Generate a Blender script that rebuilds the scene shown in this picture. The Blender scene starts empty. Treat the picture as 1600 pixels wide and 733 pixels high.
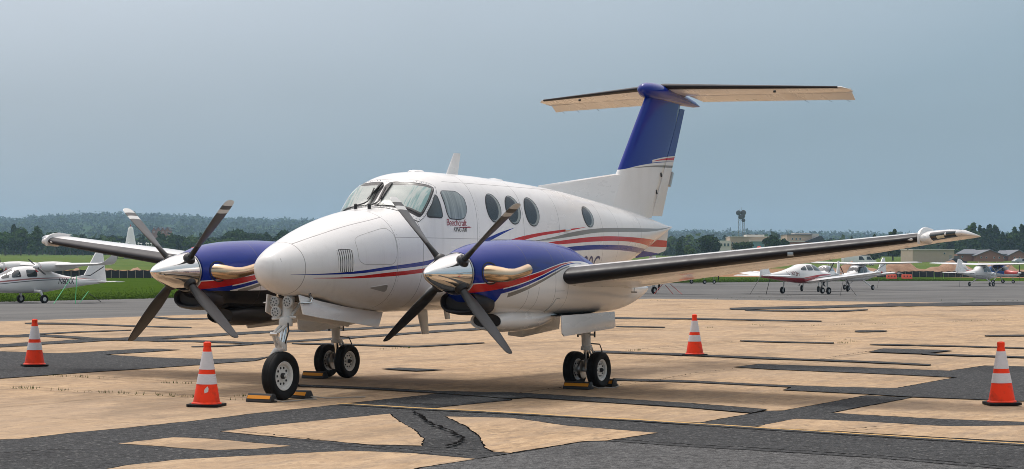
import bpy, bmesh, math, random
import numpy as np
from mathutils import Vector, Matrix

# ------------------------------------------------------------------ camera, sky, sun, exposure
scene = bpy.context.scene
PI = math.pi
R = math.radians
FPX, CAMX, CAMY, CAMH, YAW, HOR = 2945.2, 21.277, 13.083, 1.594, R(209.928), 409.41
FW = np.array([math.cos(YAW), math.sin(YAW), 0.0])      # view direction on the ground
RT = np.array([math.sin(YAW), -math.cos(YAW), 0.0])     # to the right
cam_d = bpy.data.cameras.new('camera')
cam_d.sensor_width = 36.0
cam_d.lens = FPX / 1600 * 36.0
cam_d.shift_y = (HOR - 366.5) / 1600
cam_d.clip_start = 0.1
cam_d.clip_end = 20000
cam = bpy.data.objects.new('camera', cam_d)
scene.collection.objects.link(cam)
cam.matrix_world = (Matrix.Translation((CAMX, CAMY, CAMH)) @ Matrix.Rotation(YAW - PI / 2, 4, 'Z')
                    @ Matrix.Rotation(PI / 2, 4, 'X') @ Matrix.Rotation(R(0.192), 4, 'Z'))
scene.camera = cam

SUN_EL, SUN_AZ = R(64), R(-118)      # azimuth measured from +X towards +Y (aircraft axes)
world = bpy.data.worlds.new('World')
scene.world = world
world.use_nodes = True
wn = world.node_tree
wn.nodes.clear()
w_out = wn.nodes.new('ShaderNodeOutputWorld')
w_bg = wn.nodes.new('ShaderNodeBackground')
w_bg.inputs['Strength'].default_value = 0.1
w_sky = wn.nodes.new('ShaderNodeTexSky')
w_sky.sky_type = 'NISHITA'
w_sky.sun_disc = False
w_sky.sun_elevation = SUN_EL
w_sky.sun_rotation = PI / 2 - SUN_AZ
w_sky.dust_density = 4.0
w_tc = wn.nodes.new('ShaderNodeTexCoord')
w_sep = wn.nodes.new('ShaderNodeSeparateXYZ')
wn.links.new(w_tc.outputs['Generated'], w_sep.inputs[0])
w_ramp = wn.nodes.new('ShaderNodeValToRGB')            # even overcast veil: grey blue low down, brighter overhead
w_ramp.color_ramp.interpolation = 'EASE'
els = w_ramp.color_ramp.elements
els[0].position = 0.0;  els[0].color = (0.196, 0.262, 0.312, 1)
els[1].position = 1.0;  els[1].color = (1.0, 1.0, 1.0, 1)
e = els.new(0.06); e.color = (0.218, 0.292, 0.348, 1)
e = els.new(0.16); e.color = (0.282, 0.368, 0.436, 1)
e = els.new(0.45); e.color = (0.42, 0.47, 0.515, 1)
wn.links.new(w_sep.outputs['Z'], w_ramp.inputs[0])
w_map = wn.nodes.new('ShaderNodeMapping')
w_map.inputs['Scale'].default_value = (1.2, 1.2, 5.0)
wn.links.new(w_tc.outputs['Generated'], w_map.inputs[0])
w_noise = wn.nodes.new('ShaderNodeTexNoise')
w_noise.inputs['Scale'].default_value = 2.2
w_noise.inputs['Detail'].default_value = 3
wn.links.new(w_map.outputs[0], w_noise.inputs['Vector'])
w_mr = wn.nodes.new('ShaderNodeMapRange')
w_mr.inputs['From Min'].default_value = 0.3
w_mr.inputs['From Max'].default_value = 0.7
w_mr.inputs['To Min'].default_value = 9.3
w_mr.inputs['To Max'].default_value = 10.4
wn.links.new(w_noise.outputs['Fac'], w_mr.inputs['Value'])
SDIR = (math.cos(SUN_EL) * math.cos(SUN_AZ), math.cos(SUN_EL) * math.sin(SUN_AZ), math.sin(SUN_EL))
w_dot = wn.nodes.new('ShaderNodeVectorMath'); w_dot.operation = 'DOT_PRODUCT'      # veil thins and brightens towards the hidden sun
wn.links.new(w_tc.outputs['Generated'], w_dot.inputs[0]); w_dot.inputs[1].default_value = SDIR
w_gl = wn.nodes.new('ShaderNodeMapRange'); w_gl.inputs['From Min'].default_value = .40; w_gl.inputs['From Max'].default_value = 1.0
w_gl.inputs['To Min'].default_value = 0.0; w_gl.inputs['To Max'].default_value = 1.0
wn.links.new(w_dot.outputs['Value'], w_gl.inputs['Value'])
w_add = wn.nodes.new('ShaderNodeMix'); w_add.data_type = 'RGBA'; w_add.blend_type = 'ADD'; w_add.clamp_result = False
wn.links.new(w_gl.outputs[0], w_add.inputs[0]); wn.links.new(w_ramp.outputs['Color'], w_add.inputs[6]); w_add.inputs[7].default_value = (.80, .62, .56, 1)
w_vm = wn.nodes.new('ShaderNodeVectorMath'); w_vm.operation = 'SCALE'
wn.links.new(w_add.outputs[2], w_vm.inputs[0])
wn.links.new(w_mr.outputs[0], w_vm.inputs['Scale'])
w_mix = wn.nodes.new('ShaderNodeMix'); w_mix.data_type = 'RGBA'
w_mix.inputs[0].default_value = 0.9
wn.links.new(w_sky.outputs[0], w_mix.inputs[6])
wn.links.new(w_vm.outputs[0], w_mix.inputs[7])
wn.links.new(w_mix.outputs[2], w_bg.inputs['Color'])
wn.links.new(w_bg.outputs[0], w_out.inputs['Surface'])

sun_d = bpy.data.lights.new('sun', 'SUN')
sun_d.energy = 1.5
sun_d.angle = R(12)
sun_d.color = (1.0, 0.965, 0.91)
sun = bpy.data.objects.new('sun', sun_d)
scene.collection.objects.link(sun)
sdir = Vector((math.cos(SUN_EL) * math.cos(SUN_AZ), math.cos(SUN_EL) * math.sin(SUN_AZ), math.sin(SUN_EL)))
sun.rotation_euler = sdir.to_track_quat('Z', 'Y').to_euler()
sun.location = (0, 0, 60)

scene.view_settings.view_transform = 'Standard'
scene.view_settings.look = 'None'
scene.view_settings.exposure = 0.33
scene.view_settings.gamma = 1.0
scene.view_settings.use_curve_mapping = False
scene.cycles.max_bounces = 8
scene.cycles.transparent_max_bounces = 12
scene.cycles.volume_bounces = 1
scene.cycles.use_denoising = True
scene.cycles.filter_width = 0.9

# ------------------------------------------------------------------ helpers
COL = scene.collection
rng = random.Random(7)
nrg = np.random.default_rng(11)

def cw(X, D, z=0.0):
    """camera-ground coordinates (metres right, metres deep) to world"""
    p = np.array([CAMX, CAMY, 0.0]) + FW * D + RT * X
    return np.array([p[0], p[1], z])

def smooth(t):
    t = np.clip(t, 0, 1)
    return t * t * (3 - 2 * t)

_DL = np.array([-1e4, 60, 100, 135, 250, 400, 600, 800, 1300, 1e5])
_ZL = np.array([0, 0, -.68, -.72, -.45, .3, 2.3, 3.9, 7.0, 7.0])
_DR = np.array([-1e4, 60, 112, 163, 190, 300, 430, 600, 800, 1300, 1e5])
_ZR = np.array([0, 0, -.25, -.58, -.66, -.6, .9, 2.9, 4.4, 7.0, 7.0])
def terr(X, D):
    """height of the land"""
    t = smooth((np.asarray(X, float) + 20) / 28)
    return np.interp(D, _DL, _ZL) * (1 - t) + np.interp(D, _DR, _ZR) * t

def gp(u, v, lift=0.0):
    """photograph pixel to the point of the land seen there"""
    D = 60.0
    for _ in range(40):
        X = (u - 800) / FPX * D
        D = max(5.0, (CAMH - float(terr(X, D))) * FPX / max(v - HOR - (u - 800) * -0.00335, .5))
        D = min(D, 3000)
    X = (u - 800) / FPX * D
    return cw(X, D, float(terr(X, D)) + lift)

def ud(u, D, lift=0.0):
    X = (u - 800) / FPX * D
    return cw(X, D, float(terr(X, D)) + lift)

def tag(o, label=None, cat=None, group=None, kind=None):
    if label: o['label'] = label
    if cat: o['category'] = cat
    if group: o['group'] = group
    if kind: o['kind'] = kind
    return o

def empty(name, loc=(0, 0, 0), rz=0.0, label=None, cat=None, group=None):
    o = bpy.data.objects.new(name, None)
    o.empty_display_size = 0.2
    COL.objects.link(o)
    o.location = Vector(loc)
    o.rotation_euler = (0, 0, rz)
    return tag(o, label, cat, group)

class MB:
    """collects faces, builds ONE mesh object"""
    def __init__(s): s.v = []; s.f = []
    def add(s, verts, faces):
        b = len(s.v)
        s.v.extend([tuple(float(c) for c in p) for p in verts])
        s.f.extend([tuple(i + b for i in q) for q in faces])
        return s
    def box(s, c, d, rot=None):
        hx, hy, hz = d[0] / 2, d[1] / 2, d[2] / 2
        vs = [Vector((x, y, z)) for z in (-hz, hz) for y in (-hy, hy) for x in (-hx, hx)]
        if rot is not None: vs = [rot @ p for p in vs]
        vs = [p + Vector(c) for p in vs]
        return s.add(vs, [(0, 2, 3, 1), (4, 5, 7, 6), (0, 1, 5, 4), (2, 6, 7, 3), (0, 4, 6, 2), (1, 3, 7, 5)])
    def loft(s, secs, cap=True, closed=True):
        n = len(secs[0]); vs = [p for q in secs for p in q]; fs = []
        m = n if closed else n - 1
        for i in range(len(secs) - 1):
            for j in range(m):
                k = (j + 1) % n
                fs.append((i * n + j, i * n + k, (i + 1) * n + k, (i + 1) * n + j))
        if cap and closed:
            fs.append(tuple(range(n - 1, -1, -1)))
            b = (len(secs) - 1) * n
            fs.append(tuple(range(b, b + n)))
        return s.add(vs, fs)
    def tube(s, path, r, n=10, cap=True):
        path = [Vector(p) for p in path]
        rr = r if isinstance(r, (list, tuple)) else [r] * len(path)
        secs = []; up = None
        for i, p in enumerate(path):
            t = (path[min(i + 1, len(path) - 1)] - path[max(i - 1, 0)]).normalized()
            if up is None: up = t.orthogonal().normalized()
            up = (up - t * up.dot(t)).normalized()
            w = t.cross(up)
            secs.append([p + (up * math.cos(2 * PI * k / n) + w * math.sin(2 * PI * k / n)) * rr[i] for k in range(n)])
        return s.loft(secs, cap)
    def lathe(s, prof, c=(0, 0, 0), axis='Z', n=24, cap=True):
        secs = []
        for r, h in prof:
            q = []
            for k in range(n):
                a = 2 * PI * k / n
                x, y = r * math.cos(a), r * math.sin(a)
                p = {'Z': (x, y, h), 'X': (h, x, y), 'Y': (y, h, x)}[axis]
                q.append((p[0] + c[0], p[1] + c[1], p[2] + c[2]))
            secs.append(q)
        return s.loft(secs, cap)
    def prism(s, poly, vec):
        n = len(poly); v = Vector(vec)
        vs = [Vector(p) for p in poly] + [Vector(p) + v for p in poly]
        fs = [tuple(range(n - 1, -1, -1)), tuple(range(n, 2 * n))] + [(i, (i + 1) % n, n + (i + 1) % n, n + i) for i in range(n)]
        return s.add(vs, fs)
    def build(s, name, mat, parent=None, sm=True, ang=35, bevel=0):
        me = bpy.data.meshes.new(name)
        me.from_pydata(s.v, [], s.f)
        bm = bmesh.new(); bm.from_mesh(me)
        bmesh.ops.recalc_face_normals(bm, faces=bm.faces)
        if bevel:
            bmesh.ops.bevel(bm, geom=[e for e in bm.edges if len(e.link_faces) == 2 and e.calc_face_angle(0) > 0.6],
                            offset=bevel, segments=2, affect='EDGES', profile=0.6)
        bm.to_mesh(me); bm.free()
        if sm:
            me.polygons.foreach_set('use_smooth', [True] * len(me.polygons))
            if ang: me.set_sharp_from_angle(angle=R(ang))
        return link(name, me, mat, parent)

def link(name, me, mat, parent=None):
    o = bpy.data.objects.new(name, me)
    COL.objects.link(o)
    if mat is not None and not me.materials: me.materials.append(mat)
    if parent is not None: o.parent = parent
    return o

def sheet(name, verts, faces, mat, parent=None, smooth_=False):
    me = bpy.data.meshes.new(name)
    me.from_pydata([tuple(map(float, p)) for p in verts], [], faces)
    if smooth_: me.polygons.foreach_set('use_smooth', [True] * len(me.polygons))
    me.update()
    return link(name, me, mat, parent)

def copy_tree(o, parent=None):
    c = o.copy(); COL.objects.link(c); c.parent = parent
    for ch in list(o.children): copy_tree(ch, c)
    return c

def pchip(xs, ys):
    xs = np.array(xs, float); ys = np.array(ys, float); h = np.diff(xs); d = np.diff(ys) / h; n = len(xs); m = np.zeros(n)
    for i in range(1, n - 1):
        if d[i - 1] * d[i] > 0:
            w1 = 2 * h[i] + h[i - 1]; w2 = h[i] + 2 * h[i - 1]; m[i] = (w1 + w2) / (w1 / d[i - 1] + w2 / d[i])
    m[0] = d[0]; m[-1] = d[-1]
    def f(x):
        x = np.asarray(x, float); i = np.clip(np.searchsorted(xs, x) - 1, 0, n - 2); t = np.clip((x - xs[i]) / h[i], 0, 1)
        return (2*t**3-3*t*t+1)*ys[i]+(t**3-2*t*t+t)*h[i]*m[i]+(-2*t**3+3*t*t)*ys[i+1]+(t**3-t*t)*h[i]*m[i+1]
    return f

class Body:
    """a lofted body: stations (x, z bottom, z top, half width, z of the widest point, upper and lower roundness)"""
    def __init__(s, st, y0=0.0):
        a = np.array(sorted(st)); s.x0, s.x1 = a[0, 0], a[-1, 0]; s.y0 = y0
        s.F = [pchip(a[:, 0], a[:, k]) for k in range(1, 7)]
    def par(s, x): return [float(f(x)) for f in s.F]
    def pt(s, x, a):
        zb, zt, w, zm, nt, nb = s.par(x)
        c, q = math.cos(a), math.sin(a); e = 2 / (nt if q >= 0 else nb)
        y = w * math.copysign(abs(c) ** e, c)
        z = zm + (zt - zm if q >= 0 else zm - zb) * math.copysign(abs(q) ** e, q)
        return Vector((x, y + s.y0, z))
    def ang(s, x, y, z):
        zb, zt, w, zm, nt, nb = s.par(x)
        n = nt if z >= zm else nb
        h = (zt - zm) if z >= zm else (zm - zb)
        c = math.copysign((abs(y - s.y0) / max(w, 1e-6)) ** (n / 2), y - s.y0)
        q = math.copysign((abs(z - zm) / max(h, 1e-6)) ** (n / 2), z - zm)
        return math.atan2(q, c)
    def angz(s, x, z, side=1):
        zb, zt, w, zm, nt, nb = s.par(x)
        n = nt if z >= zm else nb
        h = (zt - zm) if z >= zm else (zm - zb)
        q = min(1.0, (abs(z - zm) / max(h, 1e-6))) ** (n / 2)
        a = math.copysign(math.asin(q), z - zm)
        return a if side > 0 else PI - a
    def nor(s, x, a):
        e = 1e-3
        du = s.pt(x + e, a) - s.pt(x - e, a); dv = s.pt(x, a + e) - s.pt(x, a - e)
        n = dv.cross(du)
        if n.length < 1e-12: return Vector((1, 0, 0))
        n.normalize()
        p = s.pt(x, a)
        zb, zt, w, zm, nt, nb = s.par(x)
        if n.dot(p - Vector((x, s.y0, zm))) < 0: n = -n
        return n
    def off(s, x, a, d): return s.pt(x, a) + s.nor(x, a) * d
    def sec(s, x, n): return [s.pt(x, 2 * PI * k / n) for k in range(n)]
    def mesh(s, mb, xs, n=72, cap=True): return mb.loft([s.sec(x, n) for x in xs], cap)
    def patch(s, poly, d, rings=5, mb=None):
        """poly: [(x, angle)]; a skin laid on the body d above it"""
        mb = mb or MB(); n = len(poly)
        cx = sum(p[0] for p in poly) / n; ca = sum(p[1] for p in poly) / n
        vs = [s.off(cx, ca, d)]; fs = []
        for r in range(1, rings + 1):
            t = r / rings
            for p in poly: vs.append(s.off(cx + (p[0] - cx) * t, ca + (p[1] - ca) * t, d))
        for j in range(n):
            k = (j + 1) % n
            fs.append((0, 1 + j, 1 + k))
            for r in range(rings - 1):
                b = 1 + r * n
                fs.append((b + j, b + n + j, b + n + k, b + k))
        # rim back to the body
        b = 1 + (rings - 1) * n; m = len(vs)
        for p in poly: vs.append(s.off(p[0], p[1], -0.004))
        for j in range(n):
            k = (j + 1) % n
            fs.append((b + j, m + j, m + k, b + k))
        return mb.add(vs, fs)
    def ring(s, poly, width, d, mb=None):
        """raised band of the given width just outside poly"""
        mb = mb or MB(); outer = grow(poly, width, s); n = len(poly)
        vs = [s.off(x, a, d) for x, a in poly] + [s.off(x, a, d) for x, a in outer] + [s.off(x, a, -.004) for x, a in outer] + [s.off(x, a, -.004) for x, a in poly]
        fs = []
        for j in range(n):
            k = (j + 1) % n
            for q in range(4):
                A, B = q * n, ((q + 1) % 4) * n
                fs.append((A + j, B + j, B + k, A + k))
        return mb.add(vs, fs)

def grow(poly, w, body):
    """offset a closed (x, angle) polygon outward by about w metres"""
    n = len(poly); cx = sum(p[0] for p in poly) / n; ca = sum(p[1] for p in poly) / n
    rad = max(.2, (body.pt(cx, ca) - Vector((cx, body.y0, body.par(cx)[3]))).length)
    P = [Vector((p[0], p[1] * rad)) for p in poly]
    area = sum(P[i].x * P[(i + 1) % n].y - P[(i + 1) % n].x * P[i].y for i in range(n))
    out = []
    for i in range(n):
        t = (P[(i + 1) % n] - P[i - 1])
        nn = Vector((t.y, -t.x)).normalized()
        if area < 0: nn = -nn
        q = P[i] + nn * w
        out.append((q.x, q.y / rad))
    return out

def resample(pts, n):
    """round-cornered closed polyline of n points through the given corners"""
    P = [np.array(p, float) for p in pts]
    for _ in range(3):
        Q = []
        for i in range(len(P)):
            a, b = P[i], P[(i + 1) % len(P)]
            Q += [a * .88 + b * .12, a * .12 + b * .88]
        P = Q
    P.append(P[0]); P = np.array(P)
    d = np.r_[0, np.cumsum(np.linalg.norm(np.diff(P, axis=0) * np.array([1] + [.6] * (P.shape[1] - 1)), axis=1))]
    t = np.linspace(0, d[-1], n, endpoint=False)
    return np.stack([np.interp(t, d, P[:, k]) for k in range(P.shape[1])], 1)

def airfoil(le, te, y, th, n=26, camber=.015, vert=False):
    """closed loop from the trailing edge over the top to the nose and back underneath"""
    le = np.array(le, float); te = np.array(te, float); ch = te - le; L = np.linalg.norm(ch)
    nrm = np.array([-ch[1], ch[0]]) / L
    if nrm[1] < 0: nrm = -nrm
    out = []
    for k in range(2 * n):
        if k <= n: t = 1 - k / n; s = 1
        else: t = (k - n) / n; s = -1
        x = t * t * (3 - 2 * t) * .35 + t * t * .65
        yt = 5 * th * (.2969 * math.sqrt(x) - .126 * x - .3516 * x * x + .2843 * x ** 3 - .1021 * x ** 4)
        p = le + ch * x + nrm * L * (s * yt + camber * 4 * x * (1 - x))
        out.append((p[0], y, p[1]))
    return out

def text_mesh(s, size, fn, shear=0.0, spacing=1.0, sub=0):
    """flat lettering as vertices mapped through fn(tx, ty) -> world point"""
    me = TEXTS[(s, size, shear, spacing)].copy()
    bm = bmesh.new(); bm.from_mesh(me)
    bmesh.ops.triangulate(bm, faces=bm.faces)
    for v in bm.verts: v.co = Vector(fn(v.co.x, v.co.y))
    bm.to_mesh(me); bm.free()
    return me

TEXTS = {}
def prepare_texts(L):
    for s, size, shear, spacing in L:
        cu = bpy.data.curves.new('lettering', 'FONT')
        cu.body = s; cu.size = size; cu.shear = shear; cu.space_character = spacing; cu.resolution_u = 3
        o = bpy.data.objects.new('lettering', cu); COL.objects.link(o)
        dg = bpy.context.evaluated_depsgraph_get()
        TEXTS[(s, size, shear, spacing)] = bpy.data.meshes.new_from_object(o.evaluated_get(dg))
        bpy.data.objects.remove(o); bpy.data.curves.remove(cu)
prepare_texts([('Beechcraft', .12, .12, .9), ('KING AIR', .08, .25, .9), ('N200C', .38, 0, 1.0), ('NO\nPUSH', .03, 0.0, 1.0), ('HARTZELL', .03, 0.0, 1.0),
               ('N1822H', .36, .05, .85), ('N5093A', .28, .1, .9), ('N60KK', .44, .25, .85)])

# ------------------------------------------------------------------ materials
def new_mat(name, base=(.8, .8, .8), rough=.5, metal=0.0, coat=0.0, spec=.5, fn=None):
    m = bpy.data.materials.new(name); m.use_nodes = True
    nt = m.node_tree; b = nt.nodes['Principled BSDF']
    b.inputs['Base Color'].default_value = (*base, 1)
    b.inputs['Roughness'].default_value = rough
    b.inputs['Metallic'].default_value = metal
    b.inputs['Specular IOR Level'].default_value = spec
    b.inputs['Coat Weight'].default_value = coat
    b.inputs['Coat Roughness'].default_value = .04
    if fn: fn(nt, b)
    return m

def nd(nt, t, ins=None, **kw):
    n = nt.nodes.new(t)
    for k, v in kw.items(): setattr(n, k, v)
    for k, v in (ins or {}).items():
        if isinstance(v, bpy.types.NodeSocket): nt.links.new(v, n.inputs[k])
        else: n.inputs[k].default_value = v
    return n
def mth(nt, op, a, b=0.0, c=0.0, clamp=False):
    return nd(nt, 'ShaderNodeMath', {0: a, 1: b, 2: c}, operation=op, use_clamp=clamp).outputs[0]
def mixc(nt, f, a, b, mode='MIX'):
    a = a if isinstance(a, bpy.types.NodeSocket) else (*a[:3], 1)
    b = b if isinstance(b, bpy.types.NodeSocket) else (*b[:3], 1)
    return nd(nt, 'ShaderNodeMix', {0: f, 6: a, 7: b}, data_type='RGBA', blend_type=mode).outputs[2]
def noise(nt, vec, scale, detail=4, rough=.55):
    return nd(nt, 'ShaderNodeTexNoise', {'Vector': vec, 'Scale': scale, 'Detail': detail, 'Roughness': rough}).outputs['Fac']
def rng_(nt, v, a, b, c=0.0, d=1.0):
    return nd(nt, 'ShaderNodeMapRange', {'Value': v, 'From Min': a, 'From Max': b, 'To Min': c, 'To Max': d}).outputs[0]
def opos(nt): return nd(nt, 'ShaderNodeTexCoord').outputs['Object']
def wpos(nt): return nd(nt, 'ShaderNodeNewGeometry').outputs['Position']
def scaled(nt, v, s): return nd(nt, 'ShaderNodeMapping', {'Vector': v, 'Scale': s}).outputs[0]
def bump(nt, b, h, strength=.3, dist=.01):
    nt.links.new(nd(nt, 'ShaderNodeBump', {'Height': h, 'Strength': strength, 'Distance': dist}).outputs[0], b.inputs['Normal'])
def curve(nt, x, pts, xr, zr):
    """z as a smooth function of x through pts"""
    u = rng_(nt, x, xr[0], xr[1])
    n = nd(nt, 'ShaderNodeFloatCurve', {'Value': u})
    c = n.mapping.curves[0]
    pts = sorted([((x_ - xr[0]) / (xr[1] - xr[0]), (z_ - zr[0]) / (zr[1] - zr[0])) for x_, z_ in pts])
    while len(c.points) < len(pts): c.points.new(.5, .5)
    for p, q in zip(c.points, pts):
        p.location = q; p.handle_type = 'AUTO_CLAMPED'
    n.mapping.update()
    return rng_(nt, n.outputs[0], 0, 1, zr[0], zr[1])
def band(nt, x, z, top, bot, xr, zr):
    """1 between two curves, over their span of x"""
    lo = max(min(p[0] for p in top), min(p[0] for p in bot)); hi = min(max(p[0] for p in top), max(p[0] for p in bot))
    m = mth(nt, 'LESS_THAN', z, curve(nt, x, top, xr, zr))
    m = mth(nt, 'MULTIPLY', m, mth(nt, 'GREATER_THAN', z, curve(nt, x, bot, xr, zr)))
    m = mth(nt, 'MULTIPLY', m, mth(nt, 'GREATER_THAN', x, lo))
    return mth(nt, 'MULTIPLY', m, mth(nt, 'LESS_THAN', x, hi))
def line_at(nt, v, at, w):
    return mth(nt, 'LESS_THAN', mth(nt, 'ABSOLUTE', mth(nt, 'SUBTRACT', v, at)), w)

WHITE = (.735, .725, .71); BLUE = (.002, .021, .225); RED = (.48, .010, .010); GREY = (.21, .195, .17)
M = {}
def dirt(nt, b, col, amt=.12, scale=1.3):
    p = opos(nt)
    n1 = noise(nt, scaled(nt, p, (.6, 1, 2.2)), scale, 6, .6)
    n2 = noise(nt, p, 9, 5, .6)
    f = mth(nt, 'MULTIPLY', rng_(nt, n1, .45, .8), amt)
    c = mixc(nt, f, col, (.45, .41, .36))
    c = mixc(nt, mth(nt, 'MULTIPLY', rng_(nt, n2, .55, .8), amt * .5), c, (.35, .33, .3))
    nt.links.new(c, b.inputs['Base Color'])
    nt.links.new(rng_(nt, n1, .3, .8, .2, .42), b.inputs['Roughness'])
def m_white(nt, b): dirt(nt, b, WHITE)
M['white'] = new_mat('white_paint', WHITE, .25, coat=.6, fn=m_white)
M['blue'] = new_mat('blue_paint', BLUE, .18, coat=.3, spec=.3)
M['red'] = new_mat('red_paint', RED, .3, coat=.5)
M['chrome'] = new_mat('polished_metal', (.82, .8, .77), .07, 1)
M['steel'] = new_mat('brushed_steel', (.5, .5, .49), .3, 1)
M['exhaust'] = new_mat('exhaust_metal', (.6, .46, .32), .22, 1, fn=lambda nt, b: nt.links.new(
    mixc(nt, rng_(nt, noise(nt, opos(nt), 2.5, 2), .4, .6), (.66, .51, .36), (.56, .41, .27)), b.inputs['Base Color']))
def m_rub(nt, b):
    n = noise(nt, opos(nt), 14, 5)
    nt.links.new(mixc(nt, n, (.004, .004, .0045), (.014, .014, .014)), b.inputs['Base Color'])
M['rubber'] = new_mat('tyre_rubber', (.01, .01, .01), .7, fn=m_rub, spec=.2)
def m_boot(nt, b):
    n = noise(nt, scaled(nt, opos(nt), (1, 2.5, 1)), 3, 5)
    nt.links.new(mixc(nt, n, (.007, .0065, .009), (.018, .0165, .02)), b.inputs['Base Color'])
    nt.links.new(rng_(nt, n, .3, .7, .36, .52), b.inputs['Roughness'])
M['boot'] = new_mat('deicing_boot_rubber', (.02, .02, .022), .4, fn=m_boot, spec=.3)
M['black'] = new_mat('black_paint', (.012, .012, .013), .45)
M['dark'] = new_mat('dark_cavity', (.02, .02, .022), .7)
M['gear'] = new_mat('gear_enamel', (.62, .61, .58), .35, coat=.3, fn=lambda nt, b: dirt(nt, b, (.6, .59, .56), .35, 5))
M['rim'] = new_mat('wheel_enamel', (.7, .69, .66), .35, fn=lambda nt, b: dirt(nt, b, (.68, .67, .64), .3, 8))
M['bay'] = new_mat('bay_primer', (.3, .29, .26), .6)
M['glass_dark'] = new_mat('tinted_glass', (.012, .022, .026), .04, coat=1)
def m_glass(nt, b):
    out = nt.nodes['Material Output']
    tr = nd(nt, 'ShaderNodeBsdfTransparent', {'Color': (.97, 1.0, .99, 1)}).outputs[0]
    gl = nd(nt, 'ShaderNodeBsdfGlossy', {'Color': (1, 1, 1, 1), 'Roughness': .09}).outputs[0]
    fr = nd(nt, 'ShaderNodeFresnel', {'IOR': 1.5}).outputs[0]
    nt.links.new(nd(nt, 'ShaderNodeMixShader', {0: rng_(nt, fr, 0, 1, .03, 1), 1: tr, 2: gl}).outputs[0], out.inputs['Surface'])
M['glass'] = new_mat('clear_glass', fn=m_glass)
M['glass_ws'] = M['glass'].copy(); M['glass_ws'].name = 'windshield_glass'
for n_ in M['glass_ws'].node_tree.nodes:
    if n_.type == 'BSDF_GLOSSY': n_.inputs['Roughness'].default_value = .32
# ------------------------------------------------------------------ land, apron, patches
def m_land(nt, b):
    p = wpos(nt)
    d = nd(nt, 'ShaderNodeVectorMath', {0: p, 1: (float(FW[0]), float(FW[1]), 0)}, operation='DOT_PRODUCT').outputs['Value']
    d = mth(nt, 'SUBTRACT', d, float(np.dot(FW[:2], [CAMX, CAMY])))
    lat = mth(nt, 'SUBTRACT', nd(nt, 'ShaderNodeVectorMath', {0: p, 1: (float(RT[0]), float(RT[1]), 0)}, operation='DOT_PRODUCT').outputs['Value'], float(np.dot(RT[:2], [CAMX, CAMY])))
    n0 = noise(nt, p, .02, 4); n1 = noise(nt, p, .35, 6, .65); n2 = noise(nt, p, 4, 5, .7)
    dd = mth(nt, 'ADD', d, mth(nt, 'MULTIPLY', mth(nt, 'SUBTRACT', n0, .5), 60))
    lawn = mixc(nt, rng_(nt, n1, .3, .7), (.036, .074, .007), (.062, .098, .012))
    lawn = mixc(nt, rng_(nt, n2, .4, .75), lawn, (.03, .06, .006))
    crop = mixc(nt, rng_(nt, n1, .35, .65), (.07, .115, .025), (.12, .15, .045))
    soil = mixc(nt, n1, (.22, .12, .065), (.32, .20, .12))
    c = mixc(nt, mth(nt, 'GREATER_THAN', dd, mth(nt, 'ADD', 232, mth(nt, 'MULTIPLY', rng_(nt, lat, -20, 20), 62))), lawn, soil)
    c = mixc(nt, mth(nt, 'GREATER_THAN', dd, mth(nt, 'ADD', 330, mth(nt, 'MULTIPLY', rng_(nt, lat, -20, 20), 60))), c, crop)
    st = mth(nt, 'MULTIPLY', rng_(nt, noise(nt, scaled(nt, p, (.004, .004, .004)), 6, 3), .5, .6), .6)
    c = mixc(nt, mth(nt, 'MULTIPLY', st, mth(nt, 'GREATER_THAN', d, 380)), c, (.07, .12, .03))
    c = mixc(nt, mth(nt, 'GREATER_THAN', d, 1100), c, (.034, .058, .018))
    nt.links.new(c, b.inputs['Base Color'])
    bump(nt, b, n2, .6, .08)
M['land'] = new_mat('land_cover', (.1, .15, .04), .95, spec=.0, fn=m_land)
RIDGE_U = [-2500, -900, -100, 0, 60, 130, 200, 260, 330, 400, 480, 550, 700, 1000, 1300, 1450, 1600, 1800, 2600, 4200]
RIDGE_V = [372, 362, 357, 356, 353, 348, 348, 350, 353, 355, 356, 359, 364, 371, 373, 375, 372, 370, 374, 380]
def hill(X, D):
    u = 800 + X / max(D, 1) * FPX
    zr = CAMH + (HOR - np.interp(u, RIDGE_U, RIDGE_V)) * 4200 / FPX
    t = smooth((D - 1250) / 2950)
    return float(terr(X, D)) * (1 - t) + zr * t if D < 4200 else zr - (D - 4200) * .02
Xs = np.unique(np.r_[np.linspace(-60, 60, 41), -np.geomspace(60, 4200, 28), np.geomspace(60, 4200, 28)])
Ds = np.unique(np.r_[-120, -40, 0, 20, np.linspace(40, 180, 36), np.geomspace(185, 1250, 30), np.linspace(1300, 4200, 22), 4800, 5400])
vs = []; fs = []
for D in Ds:
    for X in Xs: vs.append(cw(X, D, (hill(X, D) if D > 1250 else float(terr(X, D))) - .035))
nx = len(Xs)
for j in range(len(Ds) - 1):
    for i in range(nx - 1): fs.append((j * nx + i, j * nx + i + 1, (j + 1) * nx + i + 1, (j + 1) * nx + i))
tag(sheet('ground', vs, fs, M['land'], None, True), kind='structure')

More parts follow.
